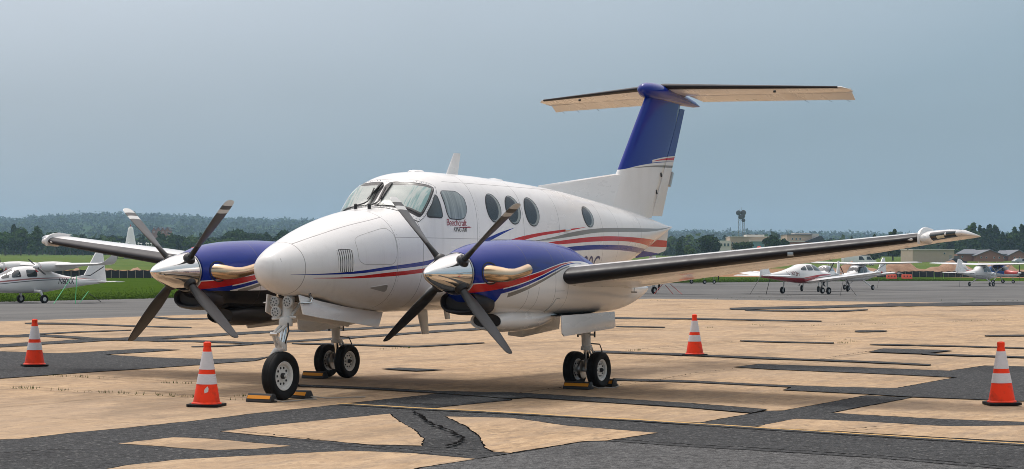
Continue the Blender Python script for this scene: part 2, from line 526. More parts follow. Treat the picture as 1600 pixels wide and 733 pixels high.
def m_asph(c0, c1, wet=0.0):
    def f(nt, b):
        p = wpos(nt)
        fine = noise(nt, p, 85, 3, .8); mid = noise(nt, p, 2.2, 5, .6); big = noise(nt, scaled(nt, p, (1, 1, 1)), .32, 5, .6)
        c = mixc(nt, mid, c0, c1)
        c = mixc(nt, rng_(nt, fine, .42, .70), c, tuple(min(1, k * 2.6) for k in c1))
        grit = noise(nt, scaled(nt, p, (1, 1, 1)), 9, 8, .85)
        c = mixc(nt, mth(nt, 'MULTIPLY', rng_(nt, grit, .5, .62), .6), c, tuple(min(1, k * 2.4) for k in c1)); c = mixc(nt, mth(nt, 'MULTIPLY', rng_(nt, grit, .48, .38), .7), c, tuple(k * .3 for k in c0))
        c = mixc(nt, rng_(nt, fine, .5, .30), c, tuple(k * .35 for k in c0))
        c = mixc(nt, mth(nt, 'MULTIPLY', rng_(nt, big, .52, .72), .55), c, tuple(k * .55 for k in c0))
        spk = nd(nt, 'ShaderNodeTexVoronoi', {'Vector': p, 'Scale': 15.0}).outputs['Distance']
        c = mixc(nt, mth(nt, 'MULTIPLY', mth(nt, 'LESS_THAN', spk, .22), .34), c, (.26, .26, .25))
        spd = nd(nt, 'ShaderNodeTexVoronoi', {'Vector': nd(nt, 'ShaderNodeVectorMath', {0: p, 1: (3.3, 1.7, 0)}).outputs[0], 'Scale': 11.0}).outputs['Distance']
        c = mixc(nt, mth(nt, 'MULTIPLY', mth(nt, 'LESS_THAN', spd, .28), .4), c, tuple(k * .25 for k in c0))
        nt.links.new(c, b.inputs['Base Color'])
        bump(nt, b, fine, .55, .012)
    return f
M['asphalt'] = new_mat('patch_asphalt', (.03, .03, .03), .85, spec=.12, fn=m_asph((.020, .021, .022), (.036, .037, .038)))
M['asphalt_l'] = new_mat('old_asphalt', (.06, .06, .06), .88, spec=.12, fn=m_asph((.040, .041, .042), (.068, .068, .068)))
def m_taxi(nt, b):
    p = wpos(nt)
    n = noise(nt, scaled(nt, p, (.05, .5, 1)), 1.0, 6, .65); n2 = noise(nt, p, 30, 3, .7); n3 = noise(nt, scaled(nt, p, (.25, .02, 1)), 1.0, 4, .6)
    c = mixc(nt, rng_(nt, n, .3, .7), (.075, .075, .076), (.15, .148, .142))
    c = mixc(nt, mth(nt, 'MULTIPLY', rng_(nt, n3, .50, .60), .65), c, (.055, .055, .055))
    c = mixc(nt, rng_(nt, n2, .45, .75), c, (.17, .168, .16))
    nt.links.new(c, b.inputs['Base Color']); bump(nt, b, n2, .4, .01)
M['taxi'] = new_mat('taxiway_asphalt', (.12, .12, .115), .9, spec=.12, fn=m_taxi)
M['seam'] = new_mat('crack_filler', (.008, .008, .008), .95, spec=.0)
def m_conc(nt, b):
    p = wpos(nt); oi = nd(nt, 'ShaderNodeObjectInfo').outputs['Random']
    fine = noise(nt, p, 60, 4, .75); mid = noise(nt, scaled(nt, p, (1, 1.6, 1)), 1.4, 7, .65); mot = noise(nt, scaled(nt, p, (.7, 1.5, 1)), 6, 9, .8); big = noise(nt, p, .22, 5, .6)
    streak = noise(nt, scaled(nt, p, (.6, 3.5, 1)), 1.1, 6, .7)
    c = mixc(nt, rng_(nt, mid, .35, .65), (.36, .24, .138), (.51, .358, .215))
    c = mixc(nt, mth(nt, 'MULTIPLY', rng_(nt, mot, .51, .62), .85), c, (.20, .145, .095)); c = mixc(nt, mth(nt, 'MULTIPLY', rng_(nt, mot, .46, .36), .6), c, (.62, .47, .32))
    c = mixc(nt, mth(nt, 'MULTIPLY', rng_(nt, streak, .48, .68), .75), c, (.27, .205, .15))
    c = mixc(nt, mth(nt, 'MULTIPLY', rng_(nt, big, .45, .65), .5), c, (.33, .25, .18))
    c = mixc(nt, mth(nt, 'MULTIPLY', rng_(nt, fine, .55, .72), .75), c, (.22, .17, .125))
    c = mixc(nt, mth(nt, 'MULTIPLY', rng_(nt, fine, .42, .28), .6), c, (.70, .56, .42))
    pit = nd(nt, 'ShaderNodeTexVoronoi', {'Vector': p, 'Scale': 9.0}).outputs['Distance']
    c = mixc(nt, mth(nt, 'MULTIPLY', mth(nt, 'LESS_THAN', pit, .2), mth(nt, 'MULTIPLY', rng_(nt, mid, .40, .6), .6)), c, (.14, .105, .075))
    st = noise(nt, scaled(nt, p, (.5, .9, 1)), .55, 8, .72); c = mixc(nt, mth(nt, 'MULTIPLY', rng_(nt, st, .50, .63), .62), c, (.15, .11, .075))
    dr = noise(nt, scaled(nt, p, (.75, 1.2, 1)), 2.6, 9, .8); c = mixc(nt, mth(nt, 'MULTIPLY', rng_(nt, dr, .53, .62), .5), c, (.16, .118, .083))
    c = mixc(nt, mth(nt, 'MULTIPLY', oi, .22), c, (.37, .285, .205))
    nt.links.new(c, b.inputs['Base Color']); bump(nt, b, mth(nt, 'ADD', fine, mid), .4, .008)
M['concrete'] = new_mat('apron_concrete', (.5, .36, .24), .9, spec=.1, fn=m_conc)

# taxiway: one asphalt sheet reaching to the edge of the grass
EX = [-260, -60, -28, -22, -5, 14, 48, 260]; ED = [70, 92, 103.5, 115, 160, 205, 240, 260]
vs = []; fs = []; Xs2 = np.linspace(-240, 240, 97); T2 = np.r_[np.linspace(-60, 45, 8), np.linspace(52, 100, 13)]
for X in Xs2:
    de = float(np.interp(X, EX, ED))
    for t in np.r_[np.linspace(-110, 55, 8), np.linspace(60, de, 22)]: vs.append(cw(X, t, float(terr(X, t)) - .012))
for i in range(len(Xs2) - 1):
    for j in range(29): a = i * 30 + j; fs.append((a, a + 30, a + 31, a + 1))
tag(sheet('taxiway', vs, fs, M['taxi'], None, True), kind='structure')

# concrete slabs, laid square to the parked aircraft
apron = empty('concrete_apron', (0, 0, 0)); tag(apron, kind='structure')
gx = [13.2, 10.2, 7.1, 4.1, 1.75, -1.6, -4.8, -8.0, -11.8] + [-15.6 - 3.81 * k for k in range(11)]
gy = [-23.0 + 3.81 * 1.0 * k - .0 for k in range(1)] + [-20.97, -17.15, -13.34, -9.53, -5.72, -1.91, 1.90, 5.46, 9.2, 13.0, 16.8, 20.6, 24.4, 28.2]
slab_me = {}
for i in range(len(gx) - 1):
    for j in range(len(gy) - 1):
        x1, x0, y0, y1 = gx[i], gx[i + 1], gy[j], gy[j + 1]
        if y0 > 16 and x0 > -8 and x0 > 8: continue
        dx, dy = round(x1 - x0, 3), round(y1 - y0, 3)
        key = (dx, dy)
        if key not in slab_me:
            mb = MB(); hx, hy = dx / 2 - .006, dy / 2 - .006; c = .006
            top = [(-hx + c, -hy + c, 0), (hx - c, -hy + c, 0), (hx - c, hy - c, 0), (-hx + c, hy - c, 0)]
            mid = [(-hx, -hy, -c), (hx, -hy, -c), (hx, hy, -c), (-hx, hy, -c)]; bot = [(x, y, -.03) for x, y, _ in mid]
            mb.add(top + mid + bot, [(0, 1, 2, 3)] + [(k, 4 + k, 4 + (k + 1) % 4, (k + 1) % 4) for k in range(4)] + [(4 + k, 8 + k, 8 + (k + 1) % 4, 4 + (k + 1) % 4) for k in range(4)])
            o = mb.build('slab', M['concrete'], apron, sm=False); slab_me[key] = o.data
        else:
            o = link('slab', slab_me[key], M['concrete'], apron)
        o.location = ((x0 + x1) / 2, (y0 + y1) / 2, 0)
tag(sheet('joint_bed', [(-53.8, -23.1, -.009), (13.3, -23.1, -.009), (13.3, 28.3, -.009), (-53.8, 28.3, -.009)], [(0, 1, 2, 3)], M['seam'], apron))

def ragged(poly, amp, step):
    out = []
    n = len(poly)
    for i in range(n):
        a, b_ = np.array(poly[i][:2]), np.array(poly[(i + 1) % n][:2])
        L = np.linalg.norm(b_ - a); m = max(1, min(120, int(L / step)))
        nn = np.array([-(b_ - a)[1], (b_ - a)[0]]) / (L + 1e-9)
        ph = rng.random() * 9
        for k in range(m):
            t = k / m
            w = (math.sin(t * L * 2.1 + ph) * .5 + math.sin(t * L * 5.3 + ph * 2) * .3 + rng.uniform(-.8, .8)) * amp * (0 if k == 0 else 1)
            out.append(a + (b_ - a) * t + nn * w)
    return out
PZ = [.004]
def px_poly(L): return [gp(u, v)[:2] for u, v in L]
def patch_obj(name, poly, mat, edge=.02, amp=.007, step=.07):
    z = PZ[0]; PZ[0] += .0006
    P = ragged(poly, amp, step)
    o = sheet(name, [(p[0], p[1], z) for p in P], [tuple(range(len(P)))], mat)
    if o.data.polygons[0].normal.z < 0: o.data.flip_normals()
    tag(o, kind='structure')
    if edge:
        n = len(P); vs = []; fs = []
        for i in range(n):
            t = P[(i + 1) % n] - P[i - 1]; q = np.array([-t[1], t[0]]) / (np.linalg.norm(t) + 1e-9)
            w = edge * rng.uniform(.15, 1.0)
            vs += [(*(P[i] + q * w), z + .0003), (*(P[i] - q * w), z + .0003)]
        for i in range(n):
            k = (i + 1) % n; fs.append((2 * i, 2 * i + 1, 2 * k + 1, 2 * k))
        e_ = sheet('edge_crack', vs, fs, M['seam'], o)
    return o
def px_strip(L, w0, w1=None, mat=None, name='asphalt_strip', edge=.012):
    """a band along pixel points, w pixels tall in the photograph"""
    w1 = w1 or w0
    if name == 'asphalt_strip':            # hand-filled bands: uneven width, thin ragged ends
        d = np.r_[0, np.cumsum([math.hypot(b_[0] - a[0], b_[1] - a[1]) for a, b_ in zip(L[:-1], L[1:])])]; m = max(6, int(d[-1] / 14))
        t = np.linspace(0, d[-1], m); ph = rng.uniform(0, 9)
        L = [(float(np.interp(q, d, [p[0] for p in L])), float(np.interp(q, d, [p[1] for p in L])) + .35 * math.sin(q * .021 + ph)) for q in t]
        fac = [rng.uniform(.78, 1.18) * (.7 if i in (0, m - 1) else 1) for i in range(m)]
    else: fac = [1.0] * len(L)
    n = len(L)
    top = [(u, v - fac[i] * (w0 + (w1 - w0) * i / (n - 1)) / 2) for i, (u, v) in enumerate(L)]
    bot = [(u, v + fac[i] * (w0 + (w1 - w0) * i / (n - 1)) / 2) for i, (u, v) in enumerate(L)][::-1]
    return patch_obj(name, px_poly(top + bot), mat or M['asphalt'], edge, .02 if name == 'asphalt_strip' else .012, .2)
A_ = M['asphalt']
NEAR = [(-140,709),(0,693),(30,692),(100,683),(200,673),(300,662),(400,649),(500,638),(575,629),(687,616),(800,624),(800,625.5),(700,636),(672,640),(800,646),(950,654.3),(1095,659),(1175,644),(1200,640),(1227,639),(1355,614.5),(1425,617.5),(1300,642),(1350,645),(1475,651),(1600,654.5),(1760,657),(1760,800),(-140,800)]
patch_obj('asphalt_patch', px_poly(NEAR), A_, .018)
patch_obj('asphalt_patch', px_poly([(950,689),(1075,697),(1200,703),(1375,713),(1600,731),(1700,745),(1700,800),(560,800),(655,733),(745,718.5),(800,709.5),(912,690.5)]), M['asphalt_l'], .022)
for L in ([(185,698),(272,687.5),(330,689.5),(400,695.5),(457,700),(400,705),(337,707.5),(300,705.5),(237,701)],
          [(345,678),(400,670.5),(525,657),(610,648.5),(625,660.5),(650,674),(664,688),(662,698.5),(575,697),(475,689),(400,683.5)],
          [(150,742),(200,732),(275,723),(400,715.5),(550,707),(650,710.5),(745,718.5),(655,733),(600,760),(400,800),(100,800)],
          [(697,652.5),(800,654),(892,666),(1030,676),(950,688.5),(912,690),(800,709),(770,707),(760,702),(750,683),(725,665.5)],
          [(1182,664.5),(1245,652.5),(1350,656),(1440,661),(1487,662.5),(1600,660.5),(1760,664),(1760,695),(1600,686),(1450,679),(1325,672.5),(1200,667)]):
    patch_obj('concrete_patch', px_poly(L), M['concrete'], .012, .010)
patch_obj('asphalt_patch', px_poly([(-140,556),(0,555),(25,555.5),(87.5,557.5),(125,556),(175,552.5),(225,549.5),(282,550.5),(225,555),(165,559),(225,562.5),(322,565),(400,563),(424,560),(400,567),(337,572),(250,579),(150,586),(0,597.5),(-140,608)]), A_)
patch_obj('asphalt_patch', px_poly([(1149,572),(1186,567),(1300,570),(1485,575.5),(1540,567),(1600,568),(1760,572),(1760,628),(1600,622.5),(1550,621),(1425,617),(1355,613),(1225,607.5),(1236,603),(1200,601.5),(1080,596.5),(960,594),(960,591),(1080,593.5),(1200,599),(1300,602),(1400,603.5),(1495,586),(1350,580),(1200,575)]), A_)
patch_obj('asphalt_strip', px_poly([(467,604),(575,607.5),(687,613),(800,614.2),(950,622),(1075,629),(1200,638),(1176,644),(1075,636),(950,629),(825,622),(800,624),(687,616.3),(575,610.5),(467,607)]), A_)
px_strip([(-60,549),(0,546),(162,536),(275,530.5),(400,523),(550,516),(650,510),(750,504)], 5, 3)
px_strip([(-60,532),(75,530.5),(155,534.5),(225,535.5),(300,537),(400,540),(525,531),(612,525),(675,520),(762,514)], 3.6, 3)
px_strip([(0,532),(125,523.7),(205,520)], 2.4, 1.2)
px_strip([(40,511),(100,511.3),(175,513),(300,515.5)], 2.6, 1.5)
px_strip([(238,500),(275,503),(337,501)], 3.0, 2)
px_strip([(300,545.7),(350,544),(395,541)], 1.6, 2)
px_strip([(457,540),(550,541),(650,543),(757,537)], 2.2, 1.6)
patch_obj('asphalt_patch', px_poly([(597,579),(625,577),(695,580),(650,582)]), A_)
px_strip([(930,549),(950,549.5),(1104,555),(1275,560),(1454,567)], 3.2, 2.2)
px_strip([(950,496),(1112,497.5),(1283,499)], 2.4, 1.6)
px_strip([(962,510),(1039,510.5)], 1.4)
px_strip([(1157,531),(1303,533.5)], 1.6)
px_strip([(1360,535),(1600,539.5),(1700,541)], 1.6)
patch_obj('asphalt_patch', px_poly([(1358,547.5),(1381,542),(1490,544),(1441,550)]), A_)
px_strip([(1441,549.5),(1600,554.5),(1700,557)], 2)
px_strip([(1141,481.5),(1287,479),(1397,475),(1600,472.5),(1700,472)], 2.6, 5)
px_strip([(1165,483.5),(1316,484),(1356,482)], 1.5)
px_strip([(1336,515),(1385,514)], 2.2)
px_strip([(1539,520.5),(1600,520),(1660,520)], 2)
# painted guide line
def m_yel(nt, b):
    n = noise(nt, wpos(nt), 30, 5, .75)
    nt.links.new(mixc(nt, rng_(nt, n, .5, .62), (.50, .29, .075), (.2, .15, .08)), b.inputs['Base Color'])
M['yellow'] = new_mat('worn_yellow_paint', (.5, .35, .12), .7, fn=m_yel)
PZ[0] = max(PZ[0], .024)
px_strip([(527,635),(660,642),(800,648),(962,656),(1200,670),(1450,684),(1600,692),(1720,699)], 1.1, 1.4, M['yellow'], 'painted_line', 0)
# cracks
def crack(L, w):
    P = [gp(u, v)[:2] for u, v in L]; Q = []
    for a, b_ in zip(P[:-1], P[1:]):
        m = max(2, int(np.linalg.norm(b_ - a) / .06))
        for k in range(m): Q.append(a + (b_ - a) * k / m + nrg.normal(0, .012, 2))
    z = PZ[0]; PZ[0] += .0004; vs = []; fs = []
    for i in range(len(Q)):
        t = Q[min(i + 1, len(Q) - 1)] - Q[max(i - 1, 0)]; q = np.array([-t[1], t[0]]) / (np.linalg.norm(t) + 1e-9); ww = w * rng.uniform(.3, 1.1)
        vs += [(*(Q[i] + q * ww), z), (*(Q[i] - q * ww), z)]
    for i in range(len(Q) - 1): fs.append((2 * i, 2 * i + 1, 2 * i + 3, 2 * i + 2))
    tag(sheet('pavement_crack', vs, fs, M['seam']), kind='structure')
crack([(646,646),(662,655),(665,660),(680,668),(700,675),(725,688),(720,695),(695,703)], .022)
crack([(530,700),(650,703),(700,705),(800,711)], .014); crack([(345,678),(420,685),(560,700),(745,718)], .012)
crack([(950,689),(1075,697),(1200,703),(1375,713),(1600,731)], .02); crack([(0,718),(90,712),(160,713)], .012)
crack([(812,617),(890,606),(960,596)], .014); crack([(1084,584),(1149,576)], .01); crack([(960,605),(1040,593),(1084,584)], .01)
crack([(1283,560),(1360,547)], .012); crack([(987,547.5),(1060,541),(1153,532.5)], .012); crack([(1320,672),(1370,667),(1440,661)], .01)
crack([(17,612),(120,618),(212,622),(307,624),(400,629)], .012); crack([(70,592),(155,596),(255,602),(400,606)], .014)

# grass blades on the near lawn, weeds in the joints
def m_grass(nt, b):
    n = noise(nt, wpos(nt), .6, 4)
    nt.links.new(mixc(nt, rng_(nt, n, .3, .7), (.04, .08, .008), (.068, .105, .014)), b.inputs['Base Color'])
M['grass'] = new_mat('grass_blades', (.1, .17, .03), .8, spec=.0, fn=m_grass)
def blades(name, pts, h, w, label, n_each=1):
    vs = []; fs = []
    for p in pts:
        a = rng.uniform(0, 6.28); hh = h * rng.uniform(.5, 1.3); dx, dy = math.cos(a) * w, math.sin(a) * w; lx, ly = rng.uniform(-.4, .4) * hh, rng.uniform(-.4, .4) * hh
        b0 = len(vs); vs += [(p[0] - dx, p[1] - dy, p[2] - .01), (p[0] + dx, p[1] + dy, p[2] - .01), (p[0] + lx, p[1] + ly, p[2] + hh)]; fs.append((b0, b0 + 1, b0 + 2))
    o = sheet(name, vs, fs, M['grass']); tag(o, label, 'grass', kind='stuff'); return o
pts = []
for _ in range(60000):
    X = rng.uniform(-36, 60); de = float(np.interp(X, EX, ED)); D = de + .1 + abs(rng.gauss(0, 1)) ** 1.5 * 16
    if D > 290: continue
    pts.append(cw(X, D, float(terr(X, D)) - .03))
blades('lawn_grass', pts, .065, .03, 'mown green grass along the far edge of the taxiway')
pts = []
def weeds_along(L, n):
    for _ in range(n):
        i = rng.randrange(len(L) - 1); t = rng.random()
        g = gp(L[i][0] + (L[i + 1][0] - L[i][0]) * t, L[i][1] + (L[i + 1][1] - L[i][1]) * t)
        for _ in range(rng.randint(2, 5)): pts.append((g[0] + rng.gauss(0, .04), g[1] + rng.gauss(0, .04), .0))
weeds_along([(18,612),(52,612.5)], 16); weeds_along([(70,614),(310,624)], 26); weeds_along([(70,591),(160,596)], 10); weeds_along([(255,602),(300,603)], 10)
weeds_along([(590,548),(640,545)], 8); weeds_along([(960,548),(1000,546)], 6); weeds_along([(1240,507),(1600,494)], 30); weeds_along([(1000,473),(1240,464)], 26); weeds_along([(900,470),(1600,468)], 30); weeds_along([(1170,503),(1340,531)], 12); weeds_along([(240,622),(420,630)], 8)
for g in ((1313, 533), (1322, 533), (383, 622), (1180, 505), (1110, 510), (635, 545)):
    q = gp(*g)
    for _ in range(14): pts.append((q[0] + rng.gauss(0, .05), q[1] + rng.gauss(0, .05), .0))
blades('joint_weeds', pts, .035, .006, 'small green weeds sprouting from the concrete joints')
pts = []
for X in np.linspace(-30, 60, 700):
    D = float(np.interp(X, EX, ED)) + rng.gauss(0, .35)
    for _ in range(4): pts.append(cw(X + rng.gauss(0, .08), D, float(terr(X, D)) - .02))
blades('verge_grass', pts, .12, .03, 'longer ragged grass fringe at the taxiway edge')

# ------------------------------------------------------------------ trees and woods
def m_leaf(base, dark):
    def f(nt, b):
        oi = nd(nt, 'ShaderNodeObjectInfo').outputs['Random']; p = wpos(nt)
        n = noise(nt, p, .35, 4); n2 = noise(nt, p, 2.0, 3)
        c = mixc(nt, rng_(nt, n, .3, .7), dark, base)
        c = mixc(nt, mth(nt, 'MULTIPLY', n2, .5), c, tuple(k * .6 for k in dark))
        c = mixc(nt, mth(nt, 'MULTIPLY', oi, .4), c, (base[0] * 1.5, base[1] * 1.15, base[2]))
        nt.links.new(c, b.inputs['Base Color'])
    return f
M['leaf'] = new_mat('foliage', (.05, .09, .025), .9, spec=.0, fn=m_leaf((.062, .112, .026), (.03, .06, .017)))
M['leaf_d'] = new_mat('dark_foliage', (.03, .06, .02), .9, spec=.0, fn=m_leaf((.032, .064, .02), (.016, .034, .011)))
M['leaf_f'] = new_mat('distant_foliage', (.045, .075, .025), .9, spec=.0, fn=m_leaf((.05, .082, .026), (.026, .048, .017)))
M['bark'] = new_mat('bark', (.09, .07, .05), .9, fn=lambda nt, b: nt.links.new(mixc(nt, noise(nt, scaled(nt, opos(nt), (6, 6, 1)), 3, 5), (.06, .045, .03), (.16, .13, .1)), b.inputs['Base Color']))
def leaf_quads(C, Rr, n, size, seed, shell=.55):
    g = np.random.default_rng(seed); k = len(C)
    i = g.choice(k, n, p=np.array([r[0] * r[2] for r in Rr]) / sum(r[0] * r[2] for r in Rr))
    d = g.normal(size=(n, 3)); d /= np.linalg.norm(d, axis=1)[:, None]
    rad = (shell + (1.08 - shell) * g.random(n) ** .6)[:, None]
    P = np.array(C)[i] + d * np.array(Rr)[i] * rad
    nn = d + g.normal(0, .55, (n, 3)) + np.array([0, 0, .35]); nn /= np.linalg.norm(nn, axis=1)[:, None]
    a = np.cross(nn, g.normal(size=(n, 3))); a /= np.linalg.norm(a, axis=1)[:, None]; b_ = np.cross(nn, a)
    s = (size * (.55 + .9 * g.random(n)))[:, None]
    V = np.stack([P - a * s, P - b_ * s * .6, P + a * s, P + b_ * s * .6], 1)
    V += g.normal(0, size * .12, V.shape)
    return V.reshape(-1, 3)
def crown_core(mb, C, Rr, f, seed):
    g = np.random.default_rng(seed)
    for c, r in zip(C, Rr):
        secs = []
        for k in range(5):
            ph = -PI / 2 + PI * (k + .5) / 5
            secs.append([(c[0] + r[0] * f * math.cos(ph) * math.cos(t) * g.uniform(.8, 1.15), c[1] + r[1] * f * math.cos(ph) * math.sin(t) * g.uniform(.8, 1.15), c[2] + r[2] * f * math.sin(ph)) for t in np.linspace(0, 2 * PI, 8, endpoint=False)])
        mb.loft(secs)
def tree_variant(kind, seed):
    """unit tree 10 m high: crown mesh and trunk mesh"""
    g = np.random.default_rng(seed); C = []; Rr = []
    if kind == 'round':
        for k in range(9):
            a = 2.4 * k + g.uniform(-.4, .4); rr = g.uniform(1.2, 2.4) if k else 0
            C.append((rr * math.cos(a), rr * math.sin(a), g.uniform(3.4, 7.6) if k else 7.6)); q = g.uniform(1.2, 2.0); Rr.append((q * 1.15, q * 1.15, q))
    elif kind == 'tall':
        for k in range(9):
            z = 2.6 + k * .8; w = 1.9 * math.sin(min(1, (10.3 - z) / 6) * 1.5)
            a = g.uniform(0, 6.28); C.append((math.cos(a) * .6, math.sin(a) * .6, z)); Rr.append((max(.5, w * g.uniform(.8, 1.1)), max(.5, w * g.uniform(.8, 1.1)), 1.1))
    else:
        for k in range(10):
            z = 1.4 + k * .86; w = 2.3 * (1 - (z - 1) / 9.4) + .25
            C.append((g.uniform(-.15, .15), g.uniform(-.15, .15), z)); Rr.append((w, w, .75))
    mb = MB(); crown_core(mb, C, Rr, .8, seed)
    V = leaf_quads(C, Rr, 1500, .42, seed)
    b0 = len(mb.v); mb.v.extend(map(tuple, V)); mb.f.extend([(b0 + 4 * i, b0 + 4 * i + 1, b0 + 4 * i + 2, b0 + 4 * i + 3) for i in range(len(V) // 4)])
    me = bpy.data.meshes.new('crown'); me.from_pydata([tuple(map(float, v)) for v in mb.v], [], mb.f)
    tb = MB(); tb.tube([(0, 0, -.3), (.05, 0, 1.2), (0, .05, 3), (0, 0, 6)], [.32, .24, .18, .06], 8)
    for k in range(5):
        a = 1.3 * k; z = 2.2 + .5 * k
        tb.tube([(0, 0, z), (math.cos(a) * .8, math.sin(a) * .8, z + .9), (math.cos(a) * 1.5, math.sin(a) * 1.5, z + 1.6)], [.1, .07, .03], 5)
    tm = bpy.data.meshes.new('trunk'); tm.from_pydata(tb.v, [], tb.f)
    return me, tm
VAR = {k: [tree_variant(k, 50 + 7 * i + j * 31) for i in range(3)] for j, k in enumerate(('round', 'tall', 'cone'))}
def tree(u, D, vtop, kind, wid, label, dark=False, group=None):
    base = ud(u, D, -.1); z1 = CAMH + (HOR + (u - 800) * -.00335 - vtop) * D / FPX
    H = max(3.0, z1 - base[2]); me, tm = VAR[kind][rng.randrange(3)]
    t = empty({'cone': 'conifer_tree', 'tall': 'tall_tree', 'round': 'leafy_tree'}[kind], base, rng.uniform(0, 6.28), label, 'tree', group)
    s = H / 10.0 * (1.02 if kind != 'cone' else 1.0)
    for m_, nm, mt in ((me, 'crown', None), (tm, 'trunk', M['bark'])):
        o = bpy.data.objects.new(nm, m_); COL.objects.link(o); o.parent = t; o.scale = (s * wid, s * wid, s)
        if not m_.materials: m_.materials.append(M['leaf'] if mt is None else mt)
        if mt is None:
            o.material_slots[0].link = 'OBJECT'; o.material_slots[0].material = M['leaf_d'] if dark else M['leaf']
    return t
# left edge of the field
_T = 'first second third fourth fifth sixth seventh eighth ninth tenth eleventh twelfth thirteenth fourteenth fifteenth sixteenth seventeenth eighteenth nineteenth'.split()
NTH = _T + [a if not i else b_ + '-' + _T[i - 1] for a, b_ in (('twentieth', 'twenty'), ('thirtieth', 'thirty'), ('fortieth', 'forty'), ('fiftieth', 'fifty')) for i in range(10)]
ENV_U = [-80, 0, 40, 75, 110, 150, 185, 230, 265, 300, 330, 370, 400, 440, 470, 500, 560]
ENV_V = [355, 356, 358, 366, 371, 374, 372, 370, 362, 366, 372, 360, 357, 362, 356, 358, 360]
G1, G2, G3 = 'trees along the far edge of the left field', 'trees behind the parked light aircraft', 'trees along the far edge of the field behind the tail'
k = 0; u = -6
while u < 500:
    D = 720 + 90 * rng.random(); vt = float(np.interp(u, ENV_U, ENV_V)) + rng.uniform(-2, 12)
    tree(u, D, vt, rng.choice(['round', 'round', 'tall']), rng.uniform(.9, 1.35), NTH[k] + ' tree from the left in the wooded band beyond the left field', rng.random() < .35, G1); k += 1; u += rng.uniform(9, 15)
ENV_U2 = [1030, 1052, 1075, 1100, 1125, 1180, 1240, 1300, 1340, 1390, 1440, 1470, 1500, 1540, 1570, 1600, 1680]
ENV_V2 = [360, 358, 364, 372, 372, 376, 376, 368, 366, 360, 356, 358, 345, 340, 350, 343, 340]
for (u, vt, kd, w, dk, lb) in ((1062,374,'tall',.9,True,'slim dark green tree just right of the tail cone'),(1076,380,'round',1.1,False,'low bushy green tree right of the tail cone'),(1110,364,'round',1.15,True,'round dark green tree left of the microwave tower'),(1160,374,'round',1.35,True,'broad spreading tree in front of the beige flat-roofed building'),(1206,363,'round',1.2,True,'round dark tree between the beige and the brick building'),(1225,368,'round',.8,True,'smaller dark tree beside the brick building'),(1366,362,'cone',.9,True,'pointed dark conifer above the wing'),(1395,356,'tall',1.0,True,'tall dark tree above the outer wing'),(1462,384,'round',1.0,False,'bright green tree standing before the tan warehouse'),(1425,392,'round',1.2,False,'pale bushy tree left of the tan warehouse'),(1518,388,'round',1.0,True,'small dark tree in front of the brick houses')):
    tree(u, 560, vt, kd, w, lb, dk, None)
u = 1476; k = 0
while u < 1660:
    tree(u, 700 + 60 * rng.random(), float(np.interp(u, ENV_U2, ENV_V2)) + rng.uniform(0, 9), rng.choice(['tall', 'cone', 'round', 'tall']), rng.uniform(.9, 1.2), NTH[k] + ' tree from the left in the tall row behind the brick houses', rng.random() < .7, G2); k += 1; u += rng.uniform(9, 13)
u = 1050; k = 0
while u < 1476:
    tree(u, 820 + 90 * rng.random(), float(np.interp(u, ENV_U2, ENV_V2)) + rng.uniform(2, 10), rng.choice(['round', 'tall', 'round']), rng.uniform(1.0, 1.4), NTH[k] + ' tree from the left in the row behind the office buildings', rng.random() < .5, G3); k += 1; u += rng.uniform(11, 17)
# the wooded hills behind: one mass
g = np.random.default_rng(5); V = []
def lump(X, D, z, s, n):
    C = [(0, 0, .5 * s), (.3 * s, .2 * s, .3 * s), (-.3 * s, -.1 * s, .35 * s)]; Rr = [(.55 * s, .55 * s, .5 * s), (.4 * s, .4 * s, .4 * s), (.4 * s, .4 * s, .4 * s)]
    q = leaf_quads(C, Rr, n, .2 * s, int(g.integers(1 << 30)), .7); b0 = cw(X, D, z); V.append(q + b0)
for _ in range(3600):
    D = g.uniform(950, 4250) if g.random() < .7 else g.uniform(3900, 4250)
    u_ = g.uniform(-160, 620) if g.random() < .6 else g.uniform(980, 1720)
    X = (u_ - 800) / FPX * D
    z = hill(X, D) if D > 1250 else float(terr(X, D))
    lump(X, D, z - 1, g.uniform(8, 13) * (1.0 + .35 * (D > 2200)), 24)
for _ in range(300):
    D = g.uniform(830, 1000); u_ = g.uniform(-160, 620) if g.random() < .5 else g.uniform(1000, 1720); X = (u_ - 800) / FPX * D
    lump(X, D, float(terr(X, D)) - 1, g.uniform(7, 10), 70)
for _ in range(500):
    D = g.uniform(3900, 4250); X = g.uniform(-3800, 3800); lump(X, D, hill(X, D) - 1, g.uniform(11, 17), 16)
V = np.concatenate(V)
me = bpy.data.meshes.new('distant_woods'); me.from_pydata(V.tolist(), [], [(4 * i, 4 * i + 1, 4 * i + 2, 4 * i + 3) for i in range(len(V) // 4)])
tag(link('distant_woods', me, M['leaf_f']), 'hazy wooded hills rising beyond the airfield', 'woods', kind='stuff')
